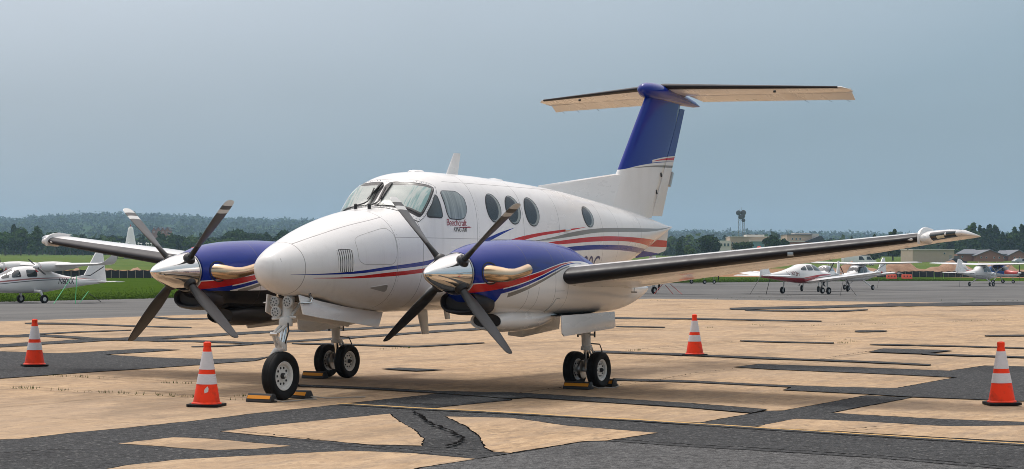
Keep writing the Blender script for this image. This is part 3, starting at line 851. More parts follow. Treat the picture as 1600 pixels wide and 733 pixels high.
# ------------------------------------------------------------------ the parked twin (main gear contact line is the origin, nose +X)
plane = empty('twin_engine_aircraft', (0, 0, 0), 0, 'large white and blue twin-propeller aircraft with T-tail parked among the traffic cones', 'aircraft')
FST = [(4.23,1.50,1.50,.0,1.50,2,2),(4.227,1.46,1.538,.038,1.50,2,2),(4.22,1.43,1.565,.065,1.50,2,2),(4.19,1.375,1.625,.12,1.50,2,2),(4.12,1.32,1.675,.19,1.50,2.05,2.1),
(3.95,1.24,1.765,.285,1.51,2.05,2.1),(3.70,1.185,1.865,.385,1.525,2.05,2.1),(3.35,1.14,1.99,.49,1.56,2.1,2.2),(2.95,1.07,2.105,.575,1.60,2.15,2.35),
(2.50,1.01,2.20,.645,1.65,2.25,2.5),(2.10,.98,2.262,.685,1.70,2.3,2.6),(1.97,.97,2.30,.70,1.72,2.3,2.6),(1.80,.97,2.465,.709,1.75,2.6,2.6),
(1.66,.97,2.60,.713,1.78,2.85,2.6),(1.50,.97,2.68,.718,1.80,2.8,2.6),(1.30,.97,2.72,.722,1.82,2.8,2.6),(1.0,.97,2.742,.728,1.84,2.8,2.6),
(0.3,.97,2.737,.735,1.85,2.8,2.6),(-1.0,.97,2.697,.735,1.85,2.75,2.6),(-2.0,1.02,2.648,.72,1.86,2.6,2.5),(-3.0,1.17,2.57,.65,1.90,2.4,2.3),
(-4.0,1.38,2.485,.52,1.96,2.1,2.1),(-5.0,1.64,2.385,.365,2.03,2.05,2.0),(-6.0,1.96,2.26,.165,2.10,2,2),(-6.5,2.125,2.19,.055,2.15,2,2),(-6.67,2.165,2.18,.008,2.17,2,2)]
FUS = Body(FST)
XR, ZR = (-7.0, 4.4), (.6, 2.6)
STR = [  # colour, upper edge, lower edge (x, z)
 (BLUE, [(4.01,1.442),(3.648,1.451),(3.089,1.483),(2.667,1.526),(1.716,1.624),(1.0,1.765),(.482,1.895),(.1,1.985),(-.24,2.046)],
        [(4.01,1.438),(3.646,1.439),(3.083,1.453),(2.663,1.488),(1.71,1.569),(1.0,1.695),(.45,1.85),(.05,1.965),(-.24,2.043)]),
 (RED, [(3.72,1.404),(3.269,1.411),(2.657,1.457),(1.885,1.514),(1.0,1.63),(.4,1.76),(-.209,1.898),(-.692,1.964),(-1.419,2.029),(-2.34,2.092)],
       [(3.72,1.399),(3.263,1.395),(2.645,1.412),(1.874,1.464),(1.0,1.56),(.3,1.68),(-.379,1.862),(-.866,1.938),(-1.608,2.01),(-2.34,2.089)]),
 (GREY, [(-.5,1.83),(-.777,1.876),(-1.225,1.926),(-2.003,2.024),(-2.676,2.074),(-3.752,2.105),(-5.0,2.12),(-6.0,2.14),(-6.6,2.178)],
        [(-.5,1.828),(-.777,1.868),(-1.225,1.9),(-1.996,1.961),(-2.661,2.014),(-3.72,2.042),(-4.97,2.065),(-6.0,2.12),(-6.6,2.174)]),
 (RED, [(-.2,1.66),(-1.042,1.847),(-1.601,1.895),(-2.653,1.959),(-3.703,1.976),(-4.8,1.964),(-5.51,1.947)],
       [(-.2,1.65),(-1.096,1.818),(-1.6,1.842),(-2.65,1.89),(-3.702,1.909),(-4.668,1.884),(-5.105,1.859),(-5.51,1.83)]),
 (BLUE, [(-.6,1.6),(-1.467,1.779),(-1.993,1.818),(-2.892,1.846),(-3.712,1.848),(-4.749,1.817),(-5.2,1.8)],
        [(-.6,1.58),(-1.3,1.70),(-1.68,1.745),(-1.995,1.755),(-2.9,1.777),(-3.746,1.772),(-4.458,1.752),(-5.2,1.72)]),
]
def m_fus(nt, b):
    p = opos(nt); s = nd(nt, 'ShaderNodeSeparateXYZ', {0: p}).outputs; x, y, z = s[0], s[1], s[2]
    n1 = noise(nt, scaled(nt, p, (.5, 1, 1.6)), 1.6, 6, .6)
    col = mixc(nt, mth(nt, 'MULTIPLY', rng_(nt, n1, .5, .8), .10), WHITE, (.55, .5, .44))
    gr = noise(nt, scaled(nt, p, (5, 5, .5)), 2.2, 6, .65)
    col = mixc(nt, mth(nt, 'MULTIPLY', rng_(nt, gr, .52, .72), .16), col, (.4, .37, .33))     # rain streaks
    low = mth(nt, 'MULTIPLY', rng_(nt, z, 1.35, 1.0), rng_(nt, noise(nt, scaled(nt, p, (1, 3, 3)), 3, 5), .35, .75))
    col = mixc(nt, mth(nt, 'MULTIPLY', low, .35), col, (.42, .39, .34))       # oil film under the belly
    for c, t, bo in STR: col = mixc(nt, band(nt, x, z, t, bo, XR, ZR), col, c)
    ln = None
    def add(m):
        nonlocal ln
        ln = m if ln is None else mth(nt, 'MAXIMUM', ln, m)
    for at in (3.84, 2.42, 1.93, .70, -.5, -1.5, -2.95, -3.6, -4.7): add(line_at(nt, x, at, .0042))
    add(mth(nt, 'MULTIPLY', line_at(nt, z, 1.885, .003), mth(nt, 'MULTIPLY', mth(nt, 'LESS_THAN', x, 2.42), mth(nt, 'GREATER_THAN', x, -1.5))))
    ay = mth(nt, 'ABSOLUTE', y)
    add(mth(nt, 'MULTIPLY', line_at(nt, z, curve(nt, x, [(3.84,1.79),(3.434,1.908),(3.027,2.01),(2.6,2.092)], XR, ZR), .003), mth(nt, 'MULTIPLY', mth(nt, 'GREATER_THAN', x, 2.42), mth(nt, 'LESS_THAN', x, 3.84))))
    add(mth(nt, 'MULTIPLY', line_at(nt, z, 2.6, .003), mth(nt, 'LESS_THAN', x, 1.2)))
    # rivet rows
    rv = mth(nt, 'MULTIPLY', line_at(nt, mth(nt, 'FRACT', mth(nt, 'MULTIPLY', z, 18)), .5, .12), mth(nt, 'MAXIMUM', line_at(nt, x, .66, .004), mth(nt, 'MAXIMUM', line_at(nt, x, -1.46, .004), line_at(nt, x, 2.38, .004))))
    col = mixc(nt, mth(nt, 'MULTIPLY', rv, .4), col, (.1, .1, .1))
    col = mixc(nt, mth(nt, 'MULTIPLY', ln, .7), col, (.12, .115, .11))
    nt.links.new(col, b.inputs['Base Color'])
    nt.links.new(rng_(nt, n1, .3, .8, .16, .34), b.inputs['Roughness'])
    w = mth(nt, 'ADD', noise(nt, scaled(nt, p, (.9, 1.3, 1.3)), 2.4, 2), mth(nt, 'MULTIPLY', ln, -.6))
    bump(nt, b, w, .26, .02)
M['fus'] = new_mat('fuselage_paint', WHITE, .2, coat=.15, spec=.32, fn=m_fus)
xs = [4.2299] + list(np.linspace(4.2285, 4.2, 10)) + list(np.linspace(4.19, 3.9, 16)) + list(np.linspace(3.86, 1.2, 110)) + list(np.linspace(1.15, -6.67, 140))
fus = FUS.mesh(MB(), xs, 112).build('fuselage', M['fus'], plane, ang=60)

# windshield and windows -------------------------------------------------
WSP = [(1.705,.067,2.562),(2.035,.055,2.273),(1.976,.279,2.266),(1.919,.437,2.242),(1.89,.537,2.2),(1.852,.612,2.156),(1.49,.553,2.498),(1.537,.518,2.521),(1.63,.436,2.54),(1.686,.308,2.553),(1.701,.185,2.56)]
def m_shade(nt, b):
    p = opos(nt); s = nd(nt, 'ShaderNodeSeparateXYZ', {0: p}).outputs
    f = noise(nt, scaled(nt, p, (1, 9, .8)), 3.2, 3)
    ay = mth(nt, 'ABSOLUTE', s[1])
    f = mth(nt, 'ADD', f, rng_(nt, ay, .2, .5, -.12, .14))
    col = mixc(nt, rng_(nt, f, .54, .70), (.92, .91, .86), (.36, .60, .58))  # cream cloth; green glass reflection painted in as teal streaks, stronger outboard
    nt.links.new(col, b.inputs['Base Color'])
M['shade'] = new_mat('sunshade_fabric_painted_tint', (.8, .8, .76), .6, fn=m_shade)
def m_curt(nt, b):
    p = opos(nt)
    f = noise(nt, scaled(nt, p, (14, 1, .5)), 2.2, 3)
    nt.links.new(mixc(nt, rng_(nt, f, .35, .65), (.74, .74, .73), (.40, .42, .43)), b.inputs['Base Color'])
M['curtain'] = new_mat('curtain_fabric', (.5, .5, .5), .8, fn=m_curt)
M['seal'] = new_mat('black_window_seal', (.015, .015, .018), .4)
M['cabin_pane'] = new_mat('smoked_window', (.035, .042, .056), .08, coat=.6)
M['trim'] = new_mat('window_trim', (.62, .6, .57), .5)
for sd in (1, -1):
    poly = [(x, FUS.ang(x, y * sd, z)) for x, y, z in resample(WSP, 60)]
    sl = grow(poly, .03, FUS); fr = grow(poly, .075, FUS)
    FUS.patch(grow(fr, .008, FUS), .003, 6).build('windshield_joint', M['seal'], fus)
    FUS.patch(fr, .0045, 6).build('windshield_frame', M['white'], fus)
    FUS.patch(sl, .0065, 6).build('windshield_seal', M['seal'], fus)
    bo = grow(poly, .055, FUS); mbb = MB()
    for i_ in range(0, 60, 1):
        c_ = FUS.off(*bo[i_], .0055); mbb.box(tuple(c_), (.009, .009, .006))
    o_ = mbb.build('frame_bolts', M['steel'], fus, sm=False); o_['kind'] = 'stuff'
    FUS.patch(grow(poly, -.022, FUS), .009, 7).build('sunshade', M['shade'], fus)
    FUS.patch(poly, .017, 7).build('windshield_pane', M['glass_ws'], fus)
    # bolts along the outer post
    tri = [(x, FUS.angz(x, z, sd)) for x, z in resample([(1.50,2.42),(1.545,2.40),(1.77,2.175),(1.755,2.15),(1.515,2.145),(1.495,2.165)], 36)]
    FUS.ring(tri, .014, .005).build('window_frame', M['seal'], fus)
    FUS.patch(tri, .0045, 4).build('quarter_window_pane', M['glass_dark'], fus)
    w1 = [(x, FUS.angz(x, z, sd)) for x, z in resample([(1.40,2.475),(1.05,2.478),(.925,2.40),(.915,2.26),(1.0,2.15),(1.12,2.125),(1.34,2.135),(1.385,2.2)], 40)]
    FUS.ring(w1, .008, .006).build('window_frame', M['seal'], fus)
    FUS.patch(w1, .004, 5).build('curtain', M['curtain'], fus)
    FUS.patch(w1, .008, 5).build('side_window_pane', M['glass'], fus)
    for cx, cz, hw, hh in ((.247,2.293,.175,.178), (-.258,2.28,.183,.18), (-.765,2.268,.183,.185), (-2.49,2.24,.17,.14)):
        el = [(cx + hw * math.cos(t) , cz + hh * math.sin(t)) for t in np.linspace(0, 2 * PI, 44, endpoint=False)]
        ep = [(x, FUS.angz(x, z, sd)) for x, z in el]
        FUS.ring(ep, .010, .006).build('window_frame', M['seal'], fus)
        FUS.patch(ep, .003, 4).build('window_trim', M['trim'], fus)
        ip = [(x, FUS.angz(x, z, sd)) for x, z in [(cx + .026 + (hw - .03) * math.cos(t), cz + .004 + (hh - .012) * math.sin(t)) for t in np.linspace(0, 2 * PI, 44, endpoint=False)]]
        FUS.patch(ip, .0042, 4).build('window_shade', M['cabin_pane'], fus)
        FUS.patch(ep, .0075, 4).build('cabin_window_pane', M['glass'], fus)
# wipers
def surf_path(pts, d): return [FUS.off(x, FUS.ang(x, y, z), d) for x, y, z in pts]
WIP = [((2.22,-.10,2.236),(1.784,-.103,2.479),(1.90,-.125,2.352),(1.715,-.035,2.552)), ((2.22,.10,2.236),(1.781,.067,2.484),(1.905,.08,2.35),(1.716,.11,2.55))]
for A, B, C, E2 in WIP:
    A, B, C, E2 = map(Vector, (A, B, C, E2))
    mb = MB(); mb.tube(surf_path([tuple(A.lerp(B, t)) for t in np.linspace(0, 1, 6)], .04), .009, 6)
    mb.lathe([(.022, -.01), (.022, .055), (.012, .065)], tuple(FUS.off(A.x, FUS.ang(*A), .0)), 'Z', 10)
    mb.build('wiper_arm', M['black'], fus)
    MB().tube(surf_path([tuple(C.lerp(E2, t)) for t in np.linspace(0, 1, 7)], .028), .012, 6).build('wiper_blade', M['black'], fus)
# nose louvres, scoop, small fittings
for sd in (1, -1):
    for k in range(8):
        x0 = 3.385 - k * .0305
        pth = []
        for z in np.linspace(1.475, 1.725, 8):
            pth.append(FUS.off(x0, FUS.angz(x0, z, sd), .003))
        MB().tube(pth, .0095, 8).build('louver', M['white'], fus)
    lp = [(x, FUS.angz(x, z, sd)) for x, z in [(3.395,1.47),(3.165,1.47),(3.165,1.735),(3.395,1.735)]]
    FUS.patch(resample(lp, 48).tolist(), .0012, 8).build('louver_recess', new_mat('louver_recess', (.07, .07, .07), .6) if sd == 1 else bpy.data.materials['louver_recess'], fus)
    na = [(x, FUS.angz(x, z, sd)) for x, z in [(2.86,1.285),(2.535,1.325),(2.515,1.225)]]
    na = resample(na, 30).tolist()
    FUS.ring(na, .006, .004).build('scoop_lip', M['white'], fus)
    FUS.patch(na, .002, 3).build('air_scoop', M['bay'], fus)
    dp = [(x, FUS.angz(x, z, sd)) for x, z in [(3.09,1.56),(2.44,1.56),(2.43,1.93),(2.52,2.0),(3.08,1.87)]]
    FUS.ring(resample(dp, 40).tolist(), .004, .0012).build('baggage_door_seam', M['bay'], fus)
    # pitot head under the nose
    mb = MB(); yy = .22 * sd
    mb.tube([(3.62, yy, 1.25), (3.60, yy * 1.12, 1.16), (3.64, yy * 1.15, 1.12)], .014, 8); mb.tube([(3.62, yy * 1.15, 1.12), (3.86, yy * 1.15, 1.115)], [.014, .007], 8)
    mb.build('pitot_tube', M['chrome'], fus)
# roof antennas and the blade under the belly
def blade_antenna(name, x0, x1, z0, z1, xt0, xt1, th, y=0.0, mat=None):
    s0 = airfoil((x0, y), (x1, y), z0, th, 8, 0); s1 = airfoil((xt0, y), (xt1, y), z1, th, 8, 0)
    MB().loft([[(p[0], p[2], p[1]) for p in s0], [(p[0], p[2], p[1]) for p in s1]]).build(name, mat or M['white'], fus)
blade_antenna('blade_antenna', .32, .01, 2.70, 3.03, .10, -.07, .14)
blade_antenna('belly_antenna', 1.0, .74, 1.0, .66, .86, .70, .16)
blade_antenna('belly_antenna', .35, .20, 1.0, .84, .30, .18, .2)
MB().lathe([(.11, 2.68), (.11, 2.742), (.085, 2.762), (.0, 2.765)], (1.02, 0, .0), 'Z', 20).build('roof_antenna', M['white'], fus)
MB().loft([[(x, w * math.cos(t), 2.66 + .02 + h * math.sin(t)) for t in np.linspace(0, PI, 9)] for x, w, h in ((-.7, .02, .01), (-.78, .06, .045), (-.95, .07, .06), (-1.12, .06, .05), (-1.2, .02, .01))]).build('roof_antenna', M['white'], fus)
# door handle on the rear cabin door
MB().tube([FUS.off(x, FUS.angz(x, z, 1), .02) for x, z in ((-1.62,2.035),(-1.78,2.04))], .012, 6).build('door_handle', M['chrome'], fus)
# lettering
M['ink_red'] = new_mat('lettering_red', (.28, .03, .05), .4); M['ink_black'] = new_mat('lettering_black', (.01, .01, .012), .4); M['ink_blue'] = new_mat('lettering_blue', (.015, .02, .12), .35)
def on_side(x0, z0, d=.003, side=1, drop=0):
    return lambda tx, ty: FUS.off(x0 - side * tx, FUS.angz(x0 - side * tx, z0 + ty, side), d)
for sd in (1, -1):
    xx = lambda a, L: a if sd == 1 else a - L
    for txt, size, x0, z0, sh, mk, L in (('Beechcraft', .12, 1.425, 2.045, .12, 'ink_red', .44), ('KING AIR', .08, 1.27, 1.972, .25, 'ink_black', .34), ('N200C', .38, -1.76, 1.425, 0, 'ink_blue', 1.25)):
        link('lettering', text_mesh(txt, size, on_side(xx(x0, L), z0, .003, sd), sh, .9 if size < .2 else 1.0), M[mk], fus)
    sw = [(x, FUS.angz(x, z, sd)) for x, z in [(1.18,2.025),(.90,2.04),(.84,2.032),(.90,2.022),(1.1,2.02)]]
    FUS.patch(sw, .002, 3).build('swoosh_mark', M['ink_red'], fus)
link('lettering', text_mesh('NO\nPUSH', .03, lambda tx, ty: FUS.off(4.10 - .0 * ty, FUS.ang(4.10, .09 + tx * .9, 1.56), .003) + Vector((0, 0, ty - .0))), M['ink_black'], fus)

# wings ---------------------------------------------------------------
def m_wing(nt, b):
    p = opos(nt); s = nd(nt, 'ShaderNodeSeparateXYZ', {0: p}).outputs; x = s[0]; ay = mth(nt, 'ABSOLUTE', s[1])
    n1 = noise(nt, scaled(nt, p, (.5, 2, 2)), 2.0, 6, .6)
    col = mixc(nt, mth(nt, 'MULTIPLY', rng_(nt, n1, .42, .8), .3), WHITE, (.5, .42, .33))
    ln = line_at(nt, x, curve(nt, ay, [(0, -.25), (2.4, -.18), (4.6, -.16), (7.2, .0)], (0, 7.2), (-1, 1)), .006)
    for at in (3.1, 4.35, 4.37, 5.6): ln = mth(nt, 'MAXIMUM', ln, line_at(nt, ay, at, .004))
    ln = mth(nt, 'MAXIMUM', ln, line_at(nt, x, curve(nt, ay, [(0, .95), (2.4, .85), (4.6, .66), (7.2, .4)], (0, 7.2), (-1, 1)), .003))
    col = mixc(nt, mth(nt, 'MULTIPLY', ln, .55), col, (.12, .1, .09))
    nt.links.new(col, b.inputs['Base Color'])
    nt.links.new(rng_(nt, n1, .3, .8, .22, .4), b.inputs['Roughness'])
    bump(nt, b, mth(nt, 'MULTIPLY', ln, -1.0), .3, .01)
M['wing'] = new_mat('wing_paint', WHITE, .3, coat=.5, fn=m_wing)
WS = [  # y, leading edge (x, z), trailing edge (x, z), thickness
 (.45, (1.75,1.20), (-.70,1.02), .14), (1.55, (1.60,1.33), (-.64,1.16), .14), (2.40, (1.44,1.42), (-.60,1.275), .132), (3.5, (1.275,1.54), (-.58,1.425), .126),
 (4.6, (1.11,1.66), (-.55,1.58), .12), (5.6, (.955,1.77), (-.42,1.71), .116), (6.45, (.825,1.865), (-.25,1.835), .115), (6.62, (.77,1.893), (-.2,1.852), .125), (6.78, (.66,1.922), (-.15,1.872), .125), (6.90, (.46,1.94), (-.10,1.887), .12), (6.98, (.06,1.912), (-.07,1.90), .08)]
def wing_at(y):
    ys = [w[0] for w in WS]
    g = lambda k: float(np.interp(y, ys, k))
    return (g([w[1][0] for w in WS]), g([w[1][1] for w in WS])), (g([w[2][0] for w in WS]), g([w[2][1] for w in WS])), g([w[3] for w in WS])
def strip(sd, y0, y1, nseg, up, lo, d, zf=None, cam=.03):
    """skin over the leading edge from chord fraction up (above) to lo (below)"""
    secs = []
    for y in np.linspace(y0, y1, nseg):
        le, te, th = (zf or wing_at)(y)
        L = airfoil(le, te, y * sd, th, 40, cam)
        cx = np.array(le); ch = np.array(te) - cx; c2 = ch @ ch
        keep = []
        for k, p in enumerate(L):
            f = ((np.array([p[0], p[2]]) - cx) @ ch) / c2
            if (k <= 40 and f <= up) or (k > 40 and f <= lo): keep.append(k)
        nn = []
        for k in keep:
            a, b2 = np.array(L[k - 1]), np.array(L[(k + 1) % len(L)])
            t = b2 - a; q = np.array([t[2], 0, -t[0]]); q /= np.linalg.norm(q) + 1e-9
            mid = np.array([cx[0] + ch[0] * .3, L[k][1], cx[1] + ch[1] * .3])
            if q @ (np.array(L[k]) - mid) < 0: q = -q
            nn.append(np.array(L[k]) + q * d)
        secs.append(nn)
    m = min(len(q) for q in secs)
    secs = [[q[int(round(i * (len(q) - 1) / (m - 1)))] for i in range(m)] for q in secs]
    return MB().loft(secs, closed=False)
for sd in (1, -1):
    wing = MB().loft([airfoil(le, te, y * sd, th, 26, .03) for y, le, te, th in WS]).build('wing', M['wing'], plane, ang=50)
    strip(sd, 2.36, 6.50, 26, .10, .065, .004).build('deicing_boot', M['boot'], wing)
    strip(sd, 2.36, 6.52, 26, .108, .085, .0022).build('boot_edge', M['black'], wing)
    # fence over the tip
    le, te, th = wing_at(6.53)
    fn_ = [(le[0] + .03, -.06), (le[0] + .045, 0.0), (le[0] + .03, .055), (le[0] - .02, .095), (le[0] - .12, .125), (le[0] - .24, .135), (le[0] - .42, .118), (le[0] - .50, .108), (le[0] - .38, .07), (le[0] - .45, -.02), (le[0] - .2, -.07)]
    MB().prism([(x, 6.52 * sd, 1.868 + z) for x, z in fn_], (0, .028 * sd, 0)).build('tip_fence', M['white'], wing, bevel=.006)
    MB().loft([[(x, 6.585 * sd + w * math.cos(t), 1.872 + h * math.sin(t)) for t in np.linspace(0, 2 * PI, 14, endpoint=False)] for x, w, h in ((.845, .01, .01), (.83, .04, .035), (.78, .06, .055), (.66, .06, .07), (.5, .03, .05))]).build('tip_fairing', M['white'], wing)
    lens = strip(sd, 6.635, 6.86, 8, .06, .16, .004).build('tip_light_lens', M['glass_dark'], wing)
    strip(sd, 6.70, 6.77, 4, -.01, .07, .007).build('tip_light', new_mat('tip_light_lamp', (.75, .74, .6), .2) if sd == 1 else bpy.data.materials['tip_light_lamp'], lens)
    if sd == 1:
        le, te, th = wing_at(5.1)
        mb = MB(); mb.box((le[0] + .0, 5.1, le[1] - .022), (.025, .07, .045)); mb.build('stall_vane', M['steel'], wing, bevel=.004)
    le, te, th = wing_at(3.0)
    mb = MB(); mb.lathe([(.006, 0), (.006, -.06)], (le[0] - .55, 3.0 * sd, le[1] - .19), 'Z', 8); mb.tube([(le[0] - .55, 2.96 * sd, le[1] - .25), (le[0] - .55, 3.04 * sd, le[1] - .25)], .008, 6); mb.build('tie_down_ring', M['steel'], wing)
    for y in (5.0, 5.5, 6.0, 6.4):
        le, te, th = wing_at(y)
        MB().tube([(te[0] + .01, y * sd, te[1]), (te[0] - .12, y * sd, te[1] - .015)], .003, 5).build('static_wick', M['black'], wing)
    MB().lathe([(.035, 0), (.035, .05), (.02, .075), (0, .08)], (.15, 4.35 * sd, 1.715), 'Z', 12).build('wing_beacon', new_mat('red_beacon', (.6, .05, .03), .3) if sd == 1 else bpy.data.materials['red_beacon'], wing)

# nacelles ------------------------------------------------------------
NST = [(3.17,1.215,1.705,.245,1.46,2,2),(3.12,1.175,1.728,.268,1.45,2,2),(3.0,1.10,1.762,.305,1.43,2.05,2.1),(2.8,1.03,1.802,.345,1.42,2.1,2.3),(2.4,.985,1.842,.39,1.40,2.15,2.5),(1.8,.96,1.86,.42,1.38,2.2,2.6),(1.3,.95,1.845,.43,1.36,2.2,2.6),
(.9,.95,1.81,.43,1.34,2.2,2.6),(.55,.95,1.715,.425,1.33,2.1,2.6),(.2,.95,1.595,.41,1.31,2.0,2.6),(-.1,.95,1.488,.39,1.30,2.0,2.5),(-.5,.965,1.40,.35,1.28,2.0,2.4),(-.9,1.02,1.35,.29,1.26,2.0,2.3),(-1.3,1.12,1.34,.2,1.25,2,2.1),(-1.6,1.21,1.29,.08,1.25,2,2),(-1.7,1.245,1.265,.015,1.255,2,2)]
NXR, NZR = (-2.0, 3.4), (.8, 2.0)
E_BL = [(3.17,1.345),(2.8,1.372),(2.4,1.415),(2.0,1.478),(1.6,1.55),(1.35,1.585),(1.0,1.60),(.2,1.45),(-.5,1.33),(-1.7,1.25)]   # lower edge of the blue
def offs(pts, d): return [(x, z + (d(x) if callable(d) else d)) for x, z in pts]
def m_nac(black):
    def f(nt, b):
        p = opos(nt); s = nd(nt, 'ShaderNodeSeparateXYZ', {0: p}).outputs; x, z = s[0], s[2]
        n1 = noise(nt, scaled(nt, p, (.5, 1, 1.6)), 2, 6, .6)
        col = mixc(nt, mth(nt, 'MULTIPLY', rng_(nt, n1, .45, .8), .14), WHITE, (.5, .45, .38))
        tp = lambda x: .5 + .5 * min(1, max(0, (x - 1.3) / 1.9))
        k = 1.0
        e = E_BL
        w = lambda x: max(.02, (x - 1.1) / 2.05)
        red_t = offs(e, -.004); red_b = offs(e, lambda x: -.004 - .10 * w(x))
        bl_t = offs(e, lambda x: -.010 - .11 * w(x)); bl_b = offs(e, lambda x: -.010 - .11 * w(x) - .05 * (w(x) + .15))
        gr_t = offs(e, lambda x: -.03 - .165 * w(x)); gr_b = offs(e, lambda x: -.036 - .165 * w(x) - .06 * w(x))
        col = mixc(nt, mth(nt, 'GREATER_THAN', z, curve(nt, x, offs(e, .006), NXR, NZR)), col, BLUE)
        col = mixc(nt, mth(nt, 'MULTIPLY', band(nt, x, z, red_t, red_b, NXR, NZR), mth(nt, 'GREATER_THAN', x, 1.1)), col, RED)
        col = mixc(nt, mth(nt, 'MULTIPLY', band(nt, x, z, bl_t, bl_b, NXR, NZR), mth(nt, 'GREATER_THAN', x, .9)), col, BLUE)
        col = mixc(nt, mth(nt, 'MULTIPLY', band(nt, x, z, gr_t, gr_b, NXR, NZR), mth(nt, 'MULTIPLY', mth(nt, 'GREATER_THAN', x, 1.25), mth(nt, 'LESS_THAN', x, 2.62))), col, GREY)
        soot = mth(nt, 'MULTIPLY', mth(nt, 'MULTIPLY', rng_(nt, x, 2.5, 2.2), rng_(nt, x, .2, 2.0)), rng_(nt, mth(nt, 'ABSOLUTE', mth(nt, 'SUBTRACT', z, mth(nt, 'ADD', 1.62, mth(nt, 'MULTIPLY', x, -.04)))), .13, .02))
        col = mixc(nt, mth(nt, 'MULTIPLY', soot, rng_(nt, noise(nt, scaled(nt, p, (1, 1, 5)), 3, 5), .35, .65, .1, .55)), col, (.03, .028, .03))
        # nose of the cowl is blue all round
        fr = mth(nt, 'GREATER_THAN', x, mth(nt, 'ADD', 2.72, mth(nt, 'MULTIPLY', mth(nt, 'SUBTRACT', 1.3, z), .35)))
        col = mixc(nt, mth(nt, 'MULTIPLY', fr, mth(nt, 'LESS_THAN', z, curve(nt, x, red_b, NXR, NZR))), col, BLUE)
        if black: col = mixc(nt, mth(nt, 'MULTIPLY', mth(nt, 'LESS_THAN', z, 1.225), mth(nt, 'GREATER_THAN', x, 1.0)), col, (.012, .012, .014))  # starboard cowl only: black low down along its forward part
        ln = None
        for at, z0, z1 in ((2.22, .9, 2), (1.62, .9, 2), (1.32, .9, 2), (2.0, .9, 1.3)):
            l = mth(nt, 'MULTIPLY', line_at(nt, x, at, .004), mth(nt, 'MULTIPLY', mth(nt, 'GREATER_THAN', z, z0), mth(nt, 'LESS_THAN', z, z1)))
            ln = l if ln is None else mth(nt, 'MAXIMUM', ln, l)
        l = mth(nt, 'MULTIPLY', line_at(nt, z, 1.25, .003), mth(nt, 'MULTIPLY', mth(nt, 'GREATER_THAN', x, 1.4), mth(nt, 'LESS_THAN', x, 1.62)))
        ln = mth(nt, 'MAXIMUM', ln, l)
        col = mixc(nt, mth(nt, 'MULTIPLY', ln, .6), col, (.08, .08, .085))
        nt.links.new(col, b.inputs['Base Color'])
        nt.links.new(rng_(nt, n1, .3, .8, .13, .3), b.inputs['Roughness'])
        bump(nt, b, mth(nt, 'ADD', noise(nt, scaled(nt, p, (1.5, 1.5, 1.5)), 3.0, 2), mth(nt, 'MULTIPLY', ln, -.6)), .15, .02)
    return f
M['nac'] = new_mat('nacelle_paint', WHITE, .2, coat=.2, spec=.3, fn=m_nac(False))
M['nac_b'] = new_mat('nacelle_black_belly', WHITE, .2, coat=.2, spec=.3, fn=m_nac(True))
